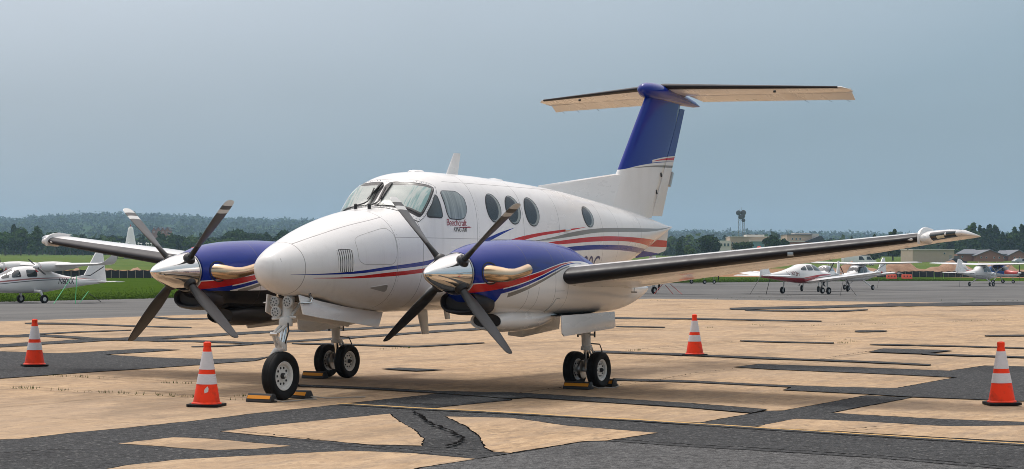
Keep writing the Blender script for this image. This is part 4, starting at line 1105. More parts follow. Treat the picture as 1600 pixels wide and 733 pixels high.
for sd in (1, -1):
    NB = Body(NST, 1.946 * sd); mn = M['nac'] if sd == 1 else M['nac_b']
    yc = 1.946 * sd
    nac = NB.mesh(MB(), list(np.linspace(3.17, 2.9, 12)) + list(np.linspace(2.87, -1.7, 80)), 64).build('nacelle', mn, plane, ang=50)
    # chin air inlet: lip, duct
    lip = []
    def oval(x, hw, z0, z1, n=36, nn=2.6):
        zc, h = (z0 + z1) / 2, (z1 - z0) / 2
        return [(x, yc + hw * math.copysign(abs(math.cos(t)) ** (2 / nn), math.cos(t)), zc + h * math.copysign(abs(math.sin(t)) ** (2 / nn), math.sin(t))) for t in np.linspace(0, 2 * PI, n, endpoint=False)]
    MB().loft([oval(2.72, .22, 1.06, 1.2), oval(2.80, .275, .985, 1.245), oval(2.98, .275, .985, 1.27), oval(3.10, .262, 1.0, 1.268), oval(3.135, .245, 1.02, 1.255), oval(3.125, .228, 1.038, 1.24), oval(3.05, .215, 1.05, 1.23)], cap=False).build('inlet_lip', M['boot'], nac, ang=50)
    MB().loft([oval(3.06, .216, 1.049, 1.231), oval(2.7, .15, 1.1, 1.2)], cap=True).build('inlet_duct', M['dark'], nac)
    # lower scoop
    bm_ = M['white'] if sd == 1 else M['black']  # starboard scoop black like the cowl above it, port white
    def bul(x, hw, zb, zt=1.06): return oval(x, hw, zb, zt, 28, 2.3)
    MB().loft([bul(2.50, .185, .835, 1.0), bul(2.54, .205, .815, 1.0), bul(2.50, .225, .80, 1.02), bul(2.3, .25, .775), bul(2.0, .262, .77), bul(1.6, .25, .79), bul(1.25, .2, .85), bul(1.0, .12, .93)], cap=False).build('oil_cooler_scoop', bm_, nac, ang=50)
    MB().loft([bul(2.505, .186, .834, 1.0), bul(2.3, .15, .86, .98)], cap=True).build('scoop_duct', M['dark'], nac)
    # exhaust stacks on both flanks
    for q in (1, -1):
        y = lambda d: yc + q * d
        pth = [Vector((2.99, y(.20), 1.465)), Vector((2.955, y(.31), 1.462)), Vector((2.905, y(.40), 1.452)), Vector((2.83, y(.462), 1.446)), Vector((2.73, y(.488), 1.455)), Vector((2.62, y(.498), 1.474)), Vector((2.44, y(.503), 1.508))]
        mb = MB(); mb.tube(pth, [.10, .098, .09, .076, .065, .062, .064], 20, cap=False)
        mb.tube([pth[-1], pth[-1] + Vector((.2, 0, -.04))], [.059, .055], 20, cap=False)
        es_ = mb.build('exhaust_stack', M['exhaust'], nac)
        MB().lathe([(.058, -.003), (.058, .003)], tuple(pth[-1] + Vector((.06, 0, -.012))), 'X', 16).build('stack_mouth', M['dark'], es_)
        ex = [(x, NB.angz(x, z, q)) for x, z in [(2.955 + .125 * math.cos(t), 1.465 + .115 * math.sin(t)) for t in np.linspace(0, 2 * PI, 28, endpoint=False)]]
        NB.ring(ex, .012, .006).build('exhaust_collar', M['black'], nac)
    # vent door frame low on the outer flank
    vp = [(x, NB.angz(x, z, sd)) for x, z in [(1.62,1.0),(1.50,1.0),(1.46,1.16),(1.57,1.16)]]
    vp = resample(vp, 24).tolist()
    NB.patch(vp, .006, 4).build('vent_door', mn, nac); NB.ring(vp, .008, .003).build('vent_door_seam', M['bay'], nac)
    # main gear doors
    for yo, pts in ((.40, [(1.46,.955),(.06,.975),(.05,.80),(.10,.765),(1.42,.705),(1.46,.74)]), (-.36, [(1.40,.93),(.08,.93),(.10,.74),(1.05,.665),(1.38,.70)])):
        MB().prism([(x, yc + sd * (yo + (.955 - z) * .06 * (1 if yo > 0 else -1)), z) for x, z in pts], (0, .018 * sd, 0)).build('gear_door', M['white'] if yo > 0 else M['gear'], nac, bevel=.004)
    MB().box((.72, yc, .947), (1.3, .62, .012)).build('wheel_well', M['dark'], nac)

# propellers ------------------------------------------------------------
def m_blade(nt, b):
    p = opos(nt); s = nd(nt, 'ShaderNodeSeparateXYZ', {0: p}).outputs; z = s[2]
    n = noise(nt, p, 12, 5)
    col = mixc(nt, n, (.055, .056, .056), (.10, .10, .098))
    face = mth(nt, 'GREATER_THAN', nd(nt, 'ShaderNodeSeparateXYZ', {0: nd(nt, 'ShaderNodeTexCoord').outputs['Normal']}).outputs[1], 0.0)
    col = mixc(nt, mth(nt, 'MULTIPLY', face, mth(nt, 'GREATER_THAN', z, 1.085)), col, (.62, .62, .6))
    col = mixc(nt, mth(nt, 'MULTIPLY', face, mth(nt, 'MULTIPLY', mth(nt, 'GREATER_THAN', z, .965), mth(nt, 'LESS_THAN', z, 1.025))), col, (.62, .62, .6))
    col = mixc(nt, mth(nt, 'SUBTRACT', 1.0, face), col, (.022, .022, .023))
    col = mixc(nt, mth(nt, 'MULTIPLY', mth(nt, 'LESS_THAN', z, .44), mth(nt, 'GREATER_THAN', s[0], -.02)), col, (.012, .012, .012))
    nt.links.new(col, b.inputs['Base Color'])
M['blade'] = new_mat('propeller_blade_paint', (.07, .07, .07), .42, fn=m_blade)
bl_secs = []
for r, ch, th, tw in ((.10,.085,.9,0),(.20,.085,.85,0),(.30,.12,.45,18),(.42,.165,.24,17),(.56,.20,.15,12),(.72,.215,.11,7),(.88,.213,.09,3),(1.0,.20,.075,0),(1.08,.185,.07,-2),(1.13,.165,.065,-3),(1.158,.13,.06,-3),(1.17,.07,.06,-3)):
    c, s_ = math.cos(R(tw)), math.sin(R(tw)); q = []
    for k in range(24):
        t = 2 * PI * k / 24
        if r < .25: cx, cy = ch / 2 * math.cos(t), ch / 2 * math.sin(t)
        else: cx, cy = ch / 2 * math.cos(t), ch * th / 2 * math.sin(t) * (1.15 + .5 * math.cos(t))
        q.append((cx * c - cy * s_, cx * s_ + cy * c, r))
    bl_secs.append(q)
for sd, th0 in ((1, 131.65), (-1, 137.77)):
    hub = empty('propeller', (3.313, 1.946 * sd, 1.459)); hub.parent = plane
    prof = [(0, .532), (.014, .529), (.032, .515), (.075, .455), (.118, .36), (.158, .245), (.192, .12), (.216, .0), (.231, -.09), (.236, -.125), (.225, -.135)]
    spn = MB().lathe(prof, (0, 0, 0), 'X', 48, cap=False).build('spinner', M['chrome'], hub, ang=40)
    MB().lathe([(.238, -.10), (.241, -.102), (.241, -.118), (.238, -.12)], (0, 0, 0), 'X', 48, cap=False).build('spinner_backplate', M['steel'], spn)
    link('lettering', text_mesh('HARTZELL', .03, lambda tx, ty: Vector((.145 - tx * .35, math.cos(.06 - ty * 4.2) * (.2085 + tx * .09), math.sin(.06 + ty * 4.2) * .2085 - .02))), M['ink_black'], spn)
    bm0 = None
    for k in range(4):
        if bm0 is None: bo = MB().loft(bl_secs).build('blade', M['blade'], hub, ang=45); bm0 = bo.data
        else: bo = link('blade', bm0, M['blade'], hub)
        a = R(th0 + 90 * k)
        bo.rotation_euler = (a - PI / 2, 0, 0)
        cf = MB().lathe([(.052, .165), (.078, .195), (.078, .222), (.06, .25), (.05, .252)], (0, 0, 0), 'Z', 20).build('blade_cuff', M['black'], hub)
        cf.rotation_euler = bo.rotation_euler

# undercarriage ----------------------------------------------------------
def tyre_prof(r, w, k=.78):
    h = w / 2
    return [(r * .60, -h * .62), (r * .72, -h * .86), (r * .86, -h), (r * .95, -h * .88), (r * .99, -h * .62), (r, -h * .3), (r * .992, -h * .27), (r * .992, -h * .22), (r, -h * .2), (r, h * .2), (r * .992, h * .22), (r * .992, h * .27), (r, h * .3), (r * .99, h * .62), (r * .95, h * .88), (r * .86, h), (r * .72, h * .86), (r * .60, h * .62)]
def wheel(parent, c, r, w, holes=10):
    ty = MB().lathe(tyre_prof(r, w), c, 'Y', 48, cap=False).build('tyre', M['rubber'], parent, ang=50)
    rr = r * .60; h = w / 2
    mb = MB(); mb.lathe([(rr * .3, -h * .25), (rr * .75, -h * .22), (rr * .8, -h * .5), (rr * .98, -h * .66), (rr * 1.02, -h * .6), (rr * 1.02, h * .6), (rr * .98, h * .66), (rr * .8, h * .5), (rr * .75, h * .22), (rr * .3, h * .25)], c, 'Y', 40)
    rim = mb.build('rim', M['rim'], parent, ang=40)
    for side in (1, -1):
        mh = MB()
        for k in range(holes):
            a = 2 * PI * k / holes
            p = (c[0] + rr * .56 * math.cos(a), c[1] + side * (h * .232), c[2] + rr * .56 * math.sin(a))
            mh.lathe([(rr * .085, -.004), (rr * .085, .004)], p, 'Y', 10)
        mh.lathe([(rr * .2, -.02), (rr * .2, .03), (rr * .1, .045)] if side > 0 else [(rr * .1, -.045), (rr * .2, -.03), (rr * .2, .02)], (c[0], c[1] + side * h * .25, c[2]), 'Y', 14)
        o = mh.build('hub_bolts', M['dark'], rim); o['kind'] = 'stuff'
    return ty
ng = empty('nose_gear', (0, 0, 0)); ng.parent = plane
wheel(ng, (3.86, 0, .279), .279, .165)
mb = MB(); mb.tube([(3.68, 0, 1.25), (3.72, 0, 1.08), (3.775, 0, .87)], [.062, .066, .062], 18); mb.lathe([(.075, .845), (.082, .86), (.082, .93), (.07, .95)], (3.78 - .015, 0, 0), 'Z', 18)
mb.build('shock_strut', M['gear'], ng)
MB().tube([(3.775, 0, .87), (3.845, 0, .60)], .043, 16).build('oleo_piston', M['chrome'], ng)
mb = MB(); mb.lathe([(.056, .56), (.062, .575), (.062, .66), (.05, .67)], (3.845, 0, 0), 'Z', 16)
mb.tube([(3.845, 0, .60), (3.885, -.05, .565), (3.89, -.105, .5), (3.86, -.11, .279)], [.045, .04, .034, .03], 12); mb.tube([(3.845, 0, .60), (3.885, .05, .585), (3.89, .0, .575)], [.04, .03, .02], 10)
mb.tube([(3.86, -.13, .279), (3.86, .09, .279)], .02, 10); mb.build('fork', M['gear'], ng)
for sy in (-.035, .035):
    MB().tube([(3.80, sy, .86), (3.985, sy * .6, .76)], [.022, .016], 8).build('torque_link', M['gear'], ng)
    MB().tube([(3.985, sy * .6, .76), (3.875, sy, .60)], [.016, .022], 8).build('torque_link', M['gear'], ng)
MB().tube([(3.985, -.05, .76), (3.985, .05, .76)], .02, 10).build('torque_link_pin', M['steel'], ng)
MB().tube([(3.86, -.13, .93), (3.78, 0, .95), (3.74, .13, .95)], .016, 8).build('steering_arm', M['gear'], ng)
MB().tube([(3.745, .06, .96), (3.45, .09, 1.22)], .022, 10).build('drag_brace', M['gear'], ng)
MB().tube([(3.74, -.06, 1.0), (3.5, -.09, 1.22)], .022, 10).build('drag_brace', M['gear'], ng)
MB().tube([(3.80, .05, .92), (3.83, .09, .8), (3.86, .07, .68), (3.85, .04, .62)], .009, 6).build('brake_hose', M['black'], ng)
M['lens'] = new_mat('landing_light_lens', (.55, .55, .53), .12, .4)
for c in ((3.80, -.135, 1.125), (3.80, .055, 1.125), (3.83, -.09, 1.01)):
    o = MB().lathe([(.03, -.075), (.062, -.02), (.068, 0), (.068, .015)], c, 'X', 24).build('landing_light', M['gear'], ng)
    MB().lathe([(0, .0162), (.060, .0162), (.060, .02), (0, .021)], c, 'X', 24, cap=False).build('lens', M['lens'], o)
    m2 = MB()
    for rr_, n_ in ((.018, 1), (.04, 8)):
        for k in range(n_):
            a = 2 * PI * k / n_ + .3
            m2.lathe([(.0085, .02), (.0085, .0235)], (c[0], c[1] + (rr_ if n_ > 1 else 0) * math.cos(a), c[2] + (rr_ if n_ > 1 else 0) * math.sin(a)), 'X', 8)
    o2 = m2.build('light_elements', M['dark'], o); o2['kind'] = 'stuff'
MB().prism([(3.79,.19,1.21),(3.4,.215,1.13),(2.9,.20,1.06),(2.45,.185,1.01),(2.05,.175,.975),(2.2,.215,.79),(2.95,.25,.88),(3.45,.26,.935),(3.78,.245,.985)], (0, .018, 0)).build('nose_gear_door', M['white'], plane, bevel=.004)
MB().prism([(3.86,-.19,1.215),(3.4,-.215,1.13),(2.9,-.20,1.06),(2.45,-.185,1.01),(2.05,-.175,.975),(2.2,-.215,.79),(2.95,-.25,.88),(3.45,-.26,.935),(3.66,-.25,.95),(3.85,-.22,1.01)], (0, -.018, 0)).build('nose_gear_door', M['white'], plane, bevel=.004)
MB().prism([(3.72,.155,1.196),(3.72,-.155,1.196),(3.3,-.19,1.128),(2.5,-.17,1.005),(2.1,-.16,.973),(2.1,.16,.973),(2.5,.17,1.005),(3.3,.19,1.128)], (0, 0, -.006)).build('nose_wheel_well', M['dark'], plane)
for sd in (1, -1):
    mg = empty('main_gear', (0, 0, 0)); mg.parent = plane; yc = 1.94 * sd
    for dy in (-.17, .17): wheel(mg, (0, yc + dy, .2285), .2285, .145)
    mb = MB(); mb.tube([(.06, yc, 1.0), (.03, yc, .72), (.02, yc, .50)], [.07, .062, .058], 18); mb.lathe([(.066, .475), (.072, .485), (.072, .52), (.06, .53)], (.02, yc, 0), 'Z', 16); mb.build('shock_strut', M['gear'], mg)
    MB().tube([(.02, yc, .5), (.0, yc, .24)], .036, 14).build('oleo_piston', M['chrome'], mg)
    MB().tube([(0, yc - .2, .2285), (0, yc + .2, .2285)], .03, 12).build('axle', M['gear'], mg)
    for dy in (-.062, .062):
        MB().lathe([(.115, -.02), (.12, -.015), (.12, .015), (.115, .02)], (0, yc + dy, .2285), 'Y', 24).build('brake_disc', M['steel'], mg)
    for sy in (-.03, .03):
        MB().tube([(-.04, yc + sy, .53), (-.16, yc + sy * .7, .41)], [.018, .014], 8).build('torque_link', M['gear'], mg)
        MB().tube([(-.16, yc + sy * .7, .41), (-.03, yc + sy, .27)], [.014, .018], 8).build('torque_link', M['gear'], mg)
    MB().tube([(.02, yc - .12, .675), (.02, yc + .12, .675)], .014, 8).build('door_link', M['gear'], mg)
    for dy in (-.12, .12): MB().lathe([(.012, .64), (.012, .72)], (.02, yc + dy, 0), 'Z', 8).build('link_pin', M['black'], mg)
    MB().tube([(.0, yc + .05, .56), (-.1, yc + .13, .55), (-.15, yc + .14, .46), (-.1, yc + .1, .34), (-.03, yc + .07, .26)], .009, 6).build('brake_hose', M['black'], mg)
    MB().tube([(.04, yc + .05, .70), (.75, yc + .1, .99)], .024, 10).build('drag_brace', M['gear'], mg)

# tail -------------------------------------------------------------------
def m_fin(nt, b):
    p = opos(nt); s = nd(nt, 'ShaderNodeSeparateXYZ', {0: p}).outputs; x, z = s[0], s[2]
    n1 = noise(nt, scaled(nt, p, (1.5, 1, .6)), 2.2, 6, .6)
    col = mixc(nt, mth(nt, 'MULTIPLY', rng_(nt, n1, .45, .75), .22), WHITE, (.5, .47, .43))
    e = [(-4.4,2.99),(-4.744,3.024),(-5.2,3.10),(-5.74,3.165),(-6.3,3.21),(-6.7,3.235),(-7.4,3.26)]
    r, q = (-7.6, -4.2), (2, 5)
    col = mixc(nt, mth(nt, 'GREATER_THAN', z, curve(nt, x, e, r, q)), col, BLUE)
    rt = [(-5.75,3.20),(-6.2,3.262),(-6.9,3.33)]; rb = [(-5.75,3.198),(-6.2,3.235),(-6.9,3.27)]
    col = mixc(nt, band(nt, x, z, offs(rt, .02), offs(rb, -.02), r, q), col, (.7, .68, .66))
    col = mixc(nt, band(nt, x, z, rt, rb, r, q), col, RED)
    gt = [(-5.0,3.06),(-5.74,3.13),(-6.9,3.185)]; gb = [(-5.0,3.058),(-5.74,3.105),(-6.9,3.14)]
    col = mixc(nt, band(nt, x, z, gt, gb, r, q), col, GREY)
    nt.links.new(col, b.inputs['Base Color']); nt.links.new(rng_(nt, n1, .3, .8, .08, .2), b.inputs['Roughness'])
M['fin'] = new_mat('fin_paint', WHITE, .12, coat=.1, spec=.25, fn=m_fin)
LEX = lambda z: -4.744 - (z - 3.043) * .7985
TEX = lambda z: -6.276 - (z - 2.302) * .4815
HGX = lambda z: TEX(z) + .47 - (z - 2.3) * .13
def vfoil(x0, x1, z, th, n=20): return [(p[0], p[2], z) for p in airfoil((x0, 0), (x1, 0), 0, th, n, 0)]
fin_secs = []
for z in np.linspace(2.30, 4.30, 9):
    L = vfoil(LEX(z), TEX(z), z, .105, 24)
    fin_secs.append([(max(p[0], HGX(z) + .008), p[1], p[2]) for p in L])
fin = MB().loft(fin_secs).build('vertical_fin', M['fin'], plane, ang=50)
rud = []
for z in np.linspace(2.34, 4.12, 9):
    c = LEX(z) - TEX(z); f = (LEX(z) - HGX(z)) / c
    yt = lambda x: 5 * .105 * (.2969 * math.sqrt(x) - .126 * x - .3516 * x * x + .2843 * x ** 3 - .1015 * x ** 4) * c
    h = HGX(z); hw = yt(f)
    rud.append([(h - .004, hw * .96, z), (h - .004, -hw * .96, z), ((h + TEX(z)) / 2, -yt((f + 1) / 2), z), (TEX(z), -.003, z), (TEX(z), .003, z), ((h + TEX(z)) / 2, yt((f + 1) / 2), z)])
rd = MB().loft(rud).build('rudder', M['fin'], fin, ang=30)
MB().box((-6.60, .0, 2.95), (.05, .06, .25), Matrix.Rotation(R(-26), 3, 'Y')).build('rudder_tab_fairing', M['steel'], fin)
for z in (2.72, 3.0):
    MB().box((HGX(z) + .10, .055, z), (.025, .03, .07), Matrix.Rotation(R(25), 3, 'Y')).build('hinge_fairing', M['black'], fin)
dz = lambda x: 2.694 + (x + 2.28) * (-.1117)
dors = []
for x in np.linspace(-2.2, -5.0, 10):
    w = .012 + (-2.2 - x) * .018; z1 = dz(x)
    dors.append([(x, w + .03, 2.2), (x, w, z1 - .05), (x, w * .7, z1 - .015), (x, 0, z1), (x, -w * .7, z1 - .015), (x, -w, z1 - .05), (x, -w - .03, 2.2)])
MB().loft(dors).build('dorsal_fin', M['white'], plane, ang=40)
bul = []
for x, w, h, z in ((-5.52,.01,.01,4.335),(-5.535,.05,.045,4.335),(-5.58,.10,.085,4.332),(-5.70,.145,.125,4.325),(-5.95,.165,.14,4.32),(-6.3,.16,.135,4.31),(-6.7,.135,.115,4.29),(-7.1,.10,.09,4.265),(-7.5,.05,.055,4.235),(-7.74,.008,.01,4.215)):
    bul.append([(x, w * math.cos(t), z + h * math.sin(t)) for t in np.linspace(0, 2 * PI, 24, endpoint=False)])
MB().loft(bul).build('tail_bullet', M['blue'], plane)
def tail_at(y):
    t = y / 2.80
    return (-6.12 - 1.06 * t, 4.425 - .045 * t), (-7.60 - .10 * t, 4.365 - .06 * t), .10 - .01 * t
for sd in (1, -1):
    T = [(y, *tail_at(y)) for y in (.06, .6, 1.2, 1.8, 2.4, 2.7)]
    secs = []
    for y, le, te, th in T:
        L = airfoil(le, te, y * sd, th, 24, 0); hx = le[0] + (te[0] - le[0]) * .60
        secs.append([(max(p[0], hx), p[1], p[2] if p[0] > hx else le[1] + (p[2] - le[1])) for p in L])
    le, te, th = tail_at(2.79); secs.append([(max(p[0], le[0] - .3), p[1], le[1] - .02 + (p[2] - le[1]) * .4) for p in airfoil((le[0] - .08, le[1]), te, 2.79 * sd, .08, 24, 0)])
    st = MB().loft(secs).build('horizontal_stabilizer', M['wing'], plane, ang=50)
    ev = []
    for y, le, te, th in [(y, *tail_at(y)) for y in (.14, .8, 1.6, 2.2, 2.55)]:
        hx, hz = le[0] + (te[0] - le[0]) * .605, le[1] + (te[1] - le[1]) * .605; c = le[0] - te[0]; h = th * c * .40
        ev.append([(hx, y * sd, hz + h), (hx, y * sd, hz - h), (te[0], y * sd, te[1] - .085), (te[0], y * sd, te[1] - .079)])
    le, te, th = tail_at(2.74); ev.append([(le[0] - .36, 2.74 * sd, le[1] + .012), (le[0] - .36, 2.74 * sd, le[1] - .02), (te[0] - .04, 2.74 * sd, te[1] - .09), (te[0] - .04, 2.74 * sd, te[1] - .086)])
    el = MB().loft(ev).build('elevator', M['wing'], st, ang=30)
    strip(sd, .04, 2.66, 14, .085, .06, .004, tail_at, 0.0).build('deicing_boot', M['boot'], st)
    for y in (1.9, 2.3, 2.6):
        te = tail_at(y)[1]
        MB().tube([(te[0], y * sd, te[1] - .08), (te[0] - .13, (y + .02) * sd, te[1] - .11)], .003, 5).build('static_wick', M['black'], el)
    MB().lathe([(.02, 0), (.022, .03), (.0, .045)], (-6.75, 1.75 * sd, 4.30), 'Z', 10).build('inspection_cap', M['black'], st)
# ventral fin under the tail cone
def m_ven(nt, b):
    p = opos(nt); s = nd(nt, 'ShaderNodeSeparateXYZ', {0: p}).outputs; x, z = s[0], s[2]
    r, q = (-7, -4), (1.4, 2.4)
    col = mixc(nt, band(nt, x, z, [(-5.3,1.965),(-6.1,1.955),(-6.6,1.945)], [(-5.0,1.86),(-5.6,1.85),(-6.6,1.84)], r, q), WHITE, RED)
    col = mixc(nt, band(nt, x, z, [(-4.6,1.83),(-5.2,1.80),(-5.9,1.755),(-6.6,1.70)], [(-4.6,1.70),(-5.2,1.68),(-5.6,1.62),(-6.6,1.5)], r, q), col, BLUE)
    nt.links.new(col, b.inputs['Base Color'])
M['ven'] = new_mat('ventral_fin_paint', WHITE, .25, coat=.2, spec=.3, fn=m_ven)
MB().prism([(-6.50,.02,2.12),(-6.49,.02,2.08),(-6.42,.02,1.80),(-6.36,.02,1.775),(-5.9,.02,1.70),(-5.2,.02,1.655),(-4.5,.02,1.60),(-4.3,.02,1.55),(-4.6,.02,1.62),(-5.2,.02,1.76),(-5.8,.02,1.95)], (0, -.04, 0)).build('ventral_fin', M['ven'], plane, bevel=.006)
mb = MB(); mb.box((-5.95, 0, 1.66), (.16, .06, .07)); mb.build('tail_tie_down', M['white'], plane, bevel=.015)
# ------------------------------------------------------------------ traffic cones and chocks
def m_or(nt, b):
    n = noise(nt, opos(nt), 9, 5)
    nt.links.new(mixc(nt, rng_(nt, n, .48, .68), (.90, .045, .006), (.58, .04, .012)), b.inputs['Base Color'])
M['orange'] = new_mat('cone_orange', (.8, .07, .015), .5, fn=m_or, spec=.25)
M['reflect'] = new_mat('reflective_band', (.62, .59, .6), .35, fn=lambda nt, b: dirt(nt, b, (.62, .59, .6), .3, 9))
M['sticker'] = new_mat('paper_sticker', (.6, .55, .5), .7)
def cone_r(z): return .148 - (z - .04) / .67 * .118
def make_cone(name):
    t = empty(name)
    mb = MB(); mb.prism([(.18 * math.copysign(1, math.cos(a)) - .03 * c1, .18 * math.copysign(1, math.sin(a)) - .03 * c2, 0) for a, c1, c2 in
        ((.4, 0, 1), (1.2, 1, 0), (1.95, -1, 0), (2.75, 0, 1), (3.55, 0, -1), (4.35, -1, 0), (5.1, 1, 0), (5.9, 0, -1))], (0, 0, .03)); mb.build('base', M['rubber'], t, bevel=.006)
    zs = [.028, .04, .045] + list(np.linspace(.05, .66, 12)) + [.662, .70, .708]
    prof = [(.165, .028), (.163, .04), (.15, .046)] + [(cone_r(z), z) for z in np.linspace(.05, .66, 12)] + [(cone_r(.66) + .004, .662), (cone_r(.66) + .003, .70), (.024, .708), (.018, .708), (.018, .6)]
    b_ = MB().lathe(prof, (0, 0, 0), 'Z', 40, cap=False).build('body', M['orange'], t, ang=30)
    for z0, z1 in ((.245, .355), (.405, .60)):
        MB().lathe([(cone_r(z0), z0)] + [(cone_r(z) + .0022, z) for z in np.linspace(z0 + .001, z1 - .001, 4)] + [(cone_r(z1), z1)], (0, 0, 0), 'Z', 40, cap=False).build('reflective_band', M['reflect'], b_)
    return t
CN = [((5.03, -.13), 'orange traffic cone in front of the nose wheel, with a pale sticker', True, 20), ((.36, -7.21), 'orange traffic cone standing on asphalt beneath the far wing tip', False, 55), ((-8.23, -.29), 'orange traffic cone furthest back, beyond the near main wheels', False, 5), ((.13, 7.28), 'orange traffic cone beneath the near wing tip, at the right edge', False, 33)]
for i, ((x, y), lab, stk, rz) in enumerate(CN):
    c = make_cone('traffic_cone')
    c.location = (x, y, .0085 if i in (1, 3) else .001); c.rotation_euler = (R(.6 * (i - 1)), 0, R(rz)); tag(c, lab, 'traffic cone', 'traffic cones around the aircraft')
    if stk:
        mb = MB(); a0 = R(18); vs_ = []
        for da, z in ((-.16, .15), (.14, .165), (.18, .20), (.10, .225), (-.10, .205), (-.2, .185)):
            a = a0 + da; vs_.append(((cone_r(z) + .003) * math.cos(a), (cone_r(z) + .003) * math.sin(a), z))
        mb.add(vs_, [tuple(range(6))]); mb.build('sticker', M['sticker'], c, sm=False)
M['chock'] = new_mat('chock_rubber', (.018, .018, .018), .6)
M['ystripe'] = new_mat('chock_stripe', (.62, .24, .02), .5, spec=.2)
def chock(x, y, ln, rz, label):
    t = empty('wheel_chock', (x, y, .002), rz, label, 'chock', 'wheel chocks')
    pr = [(-.075, 0), (.075, 0), (.075, .02), (.03, .095), (-.03, .095), (-.075, .02)]
    MB().prism([(px_, -ln / 2, pz) for px_, pz in pr], (0, ln, 0)).build('block', M['chock'], t, bevel=.006)
    for s_ in (1, -1):
        f = lambda q: (s_ * (.0775 - .045 * q), .021 + .075 * q)
        a, b_ = f(.22), f(.72)
        MB().add([(a[0] + .002 * s_, -ln / 2 + .012, a[1] + .002), (a[0] + .002 * s_, ln / 2 - .012, a[1] + .002), (b_[0] + .002 * s_, ln / 2 - .012, b_[1] + .002), (b_[0] + .002 * s_, -ln / 2 + .012, b_[1] + .002)], [(0, 1, 2, 3)]).build('stripe', M['ystripe'], t, sm=False)
    return t
chock(4.215, .0, .33, R(3), 'striped chock in front of the nose wheel')
chock(3.515, .02, .30, R(-6), 'striped chock behind the nose wheel')
chock(.36, -2.05, .34, R(4), 'striped chock at the far main wheels, under the fuselage')
chock(.345, 2.0, .36, R(2), 'striped chock in front of the near main wheels')
chock(-.33, 2.0, .36, R(-3), 'striped chock behind the near main wheels')
M['rope'] = new_mat('chock_rope', (.3, .28, .25), .9)
for nm, P, lb in (('chock_rope', [(4.2,.17,.03),(4.15,.24,.012),(3.95,.30,.012),(3.75,.26,.012),(3.62,.33,.012),(3.52,.18,.03)], 'grey rope joining the two nose wheel chocks'),
                  ('chock_rope', [(.34,2.19,.05),(.3,2.26,.02),(.0,2.34,.012),(-.25,2.27,.02),(-.33,2.19,.05)], 'rope joining the two chocks at the near main wheels'),
                  ('chock_rope', [(3.52,.18,.03),(3.45,.35,.012),(3.2,.5,.012),(3.05,.62,.012)], 'loose rope end trailing from the nose chock')):
    tag(MB().tube([Vector(p) for p in P], .007, 6).build(nm, M['rope']), lb, 'rope')

# ------------------------------------------------------------------ light aircraft on the taxiway
def paint(name, fn): return new_mat(name, WHITE, .3, coat=.5, fn=fn)
def heading(a, b):
    d = RT * a + FW * b
    return math.atan2(d[1], d[0])
def wing_part(root, name, sd, secs, mat):
    return MB().loft([airfoil(le, te, y * sd, th, 12) for y, le, te, th in secs]).build(name, mat, root, ang=50)
def prop(root, c, r, a0, nblade=2, spin=.12):
    p = empty('propeller', c); p.parent = root
    MB().lathe([(0, spin * 2.1), (spin * .45, spin * 1.7), (spin * .8, spin * .9), (spin, 0), (spin, -.05)], (0, 0, 0), 'X', 16).build('spinner', M['white'], p)
    for k in range(nblade):
        secs = []
        for q, ch, tw in ((.06, .06, 50), (.3, .11, 40), (.6, .13, 28), (.9, .1, 18), (1.0, .05, 16)):
            c_, s_ = math.cos(R(tw)), math.sin(R(tw))
            secs.append([(ch * math.sin(t) * .12 * c_ + ch / 2 * math.cos(t) * s_, -ch * math.sin(t) * .12 * s_ + ch / 2 * math.cos(t) * c_, q * r) for t in np.linspace(0, 2 * PI, 10, endpoint=False)])
        b_ = MB().loft(secs).build('blade', M['black'], p); b_.rotation_euler = (R(a0 + 360 / nblade * k), 0, 0)
def small_wheel(root, c, r, w=.14):
    ty = MB().lathe([(r * .5, -w * .35), (r * .8, -w / 2), (r * .95, -w * .4), (r, -w * .2), (r, w * .2), (r * .95, w * .4), (r * .8, w / 2), (r * .5, w * .35)], c, 'Y', 20, cap=False).build('tyre', M['rubber'], root)
    MB().lathe([(r * .52, -w * .3), (r * .45, -w * .2), (r * .1, -w * .25), (r * .1, w * .25), (r * .45, w * .2), (r * .52, w * .3)], c, 'Y', 16).build('rim', M['rim'], root)
def side_window(root, B, pts, sd, mat='glass_dark'):
    P = [(x, B.angz(x, z, sd)) for x, z in resample(pts, 20)]
    B.patch(P, .012, 3).build('window_pane', M[mat], root)
def lettering(root, B, txt, size, x0, z0, sd, mat, sh=.2, sp=1.0):
    L = len(txt) * size * .62 * sp
    x_ = x0 if sd == 1 else x0 - L
    link('lettering', text_mesh(txt, size, lambda tx, ty: B.off(x_ - sd * tx if sd == 1 else x_ + tx, B.angz(x_ - sd * tx if sd == 1 else x_ + tx, z0 + ty, sd), .016), sh, sp), M[mat], root)
M['ink_maroon'] = new_mat('lettering_maroon', (.18, .05, .045), .5)

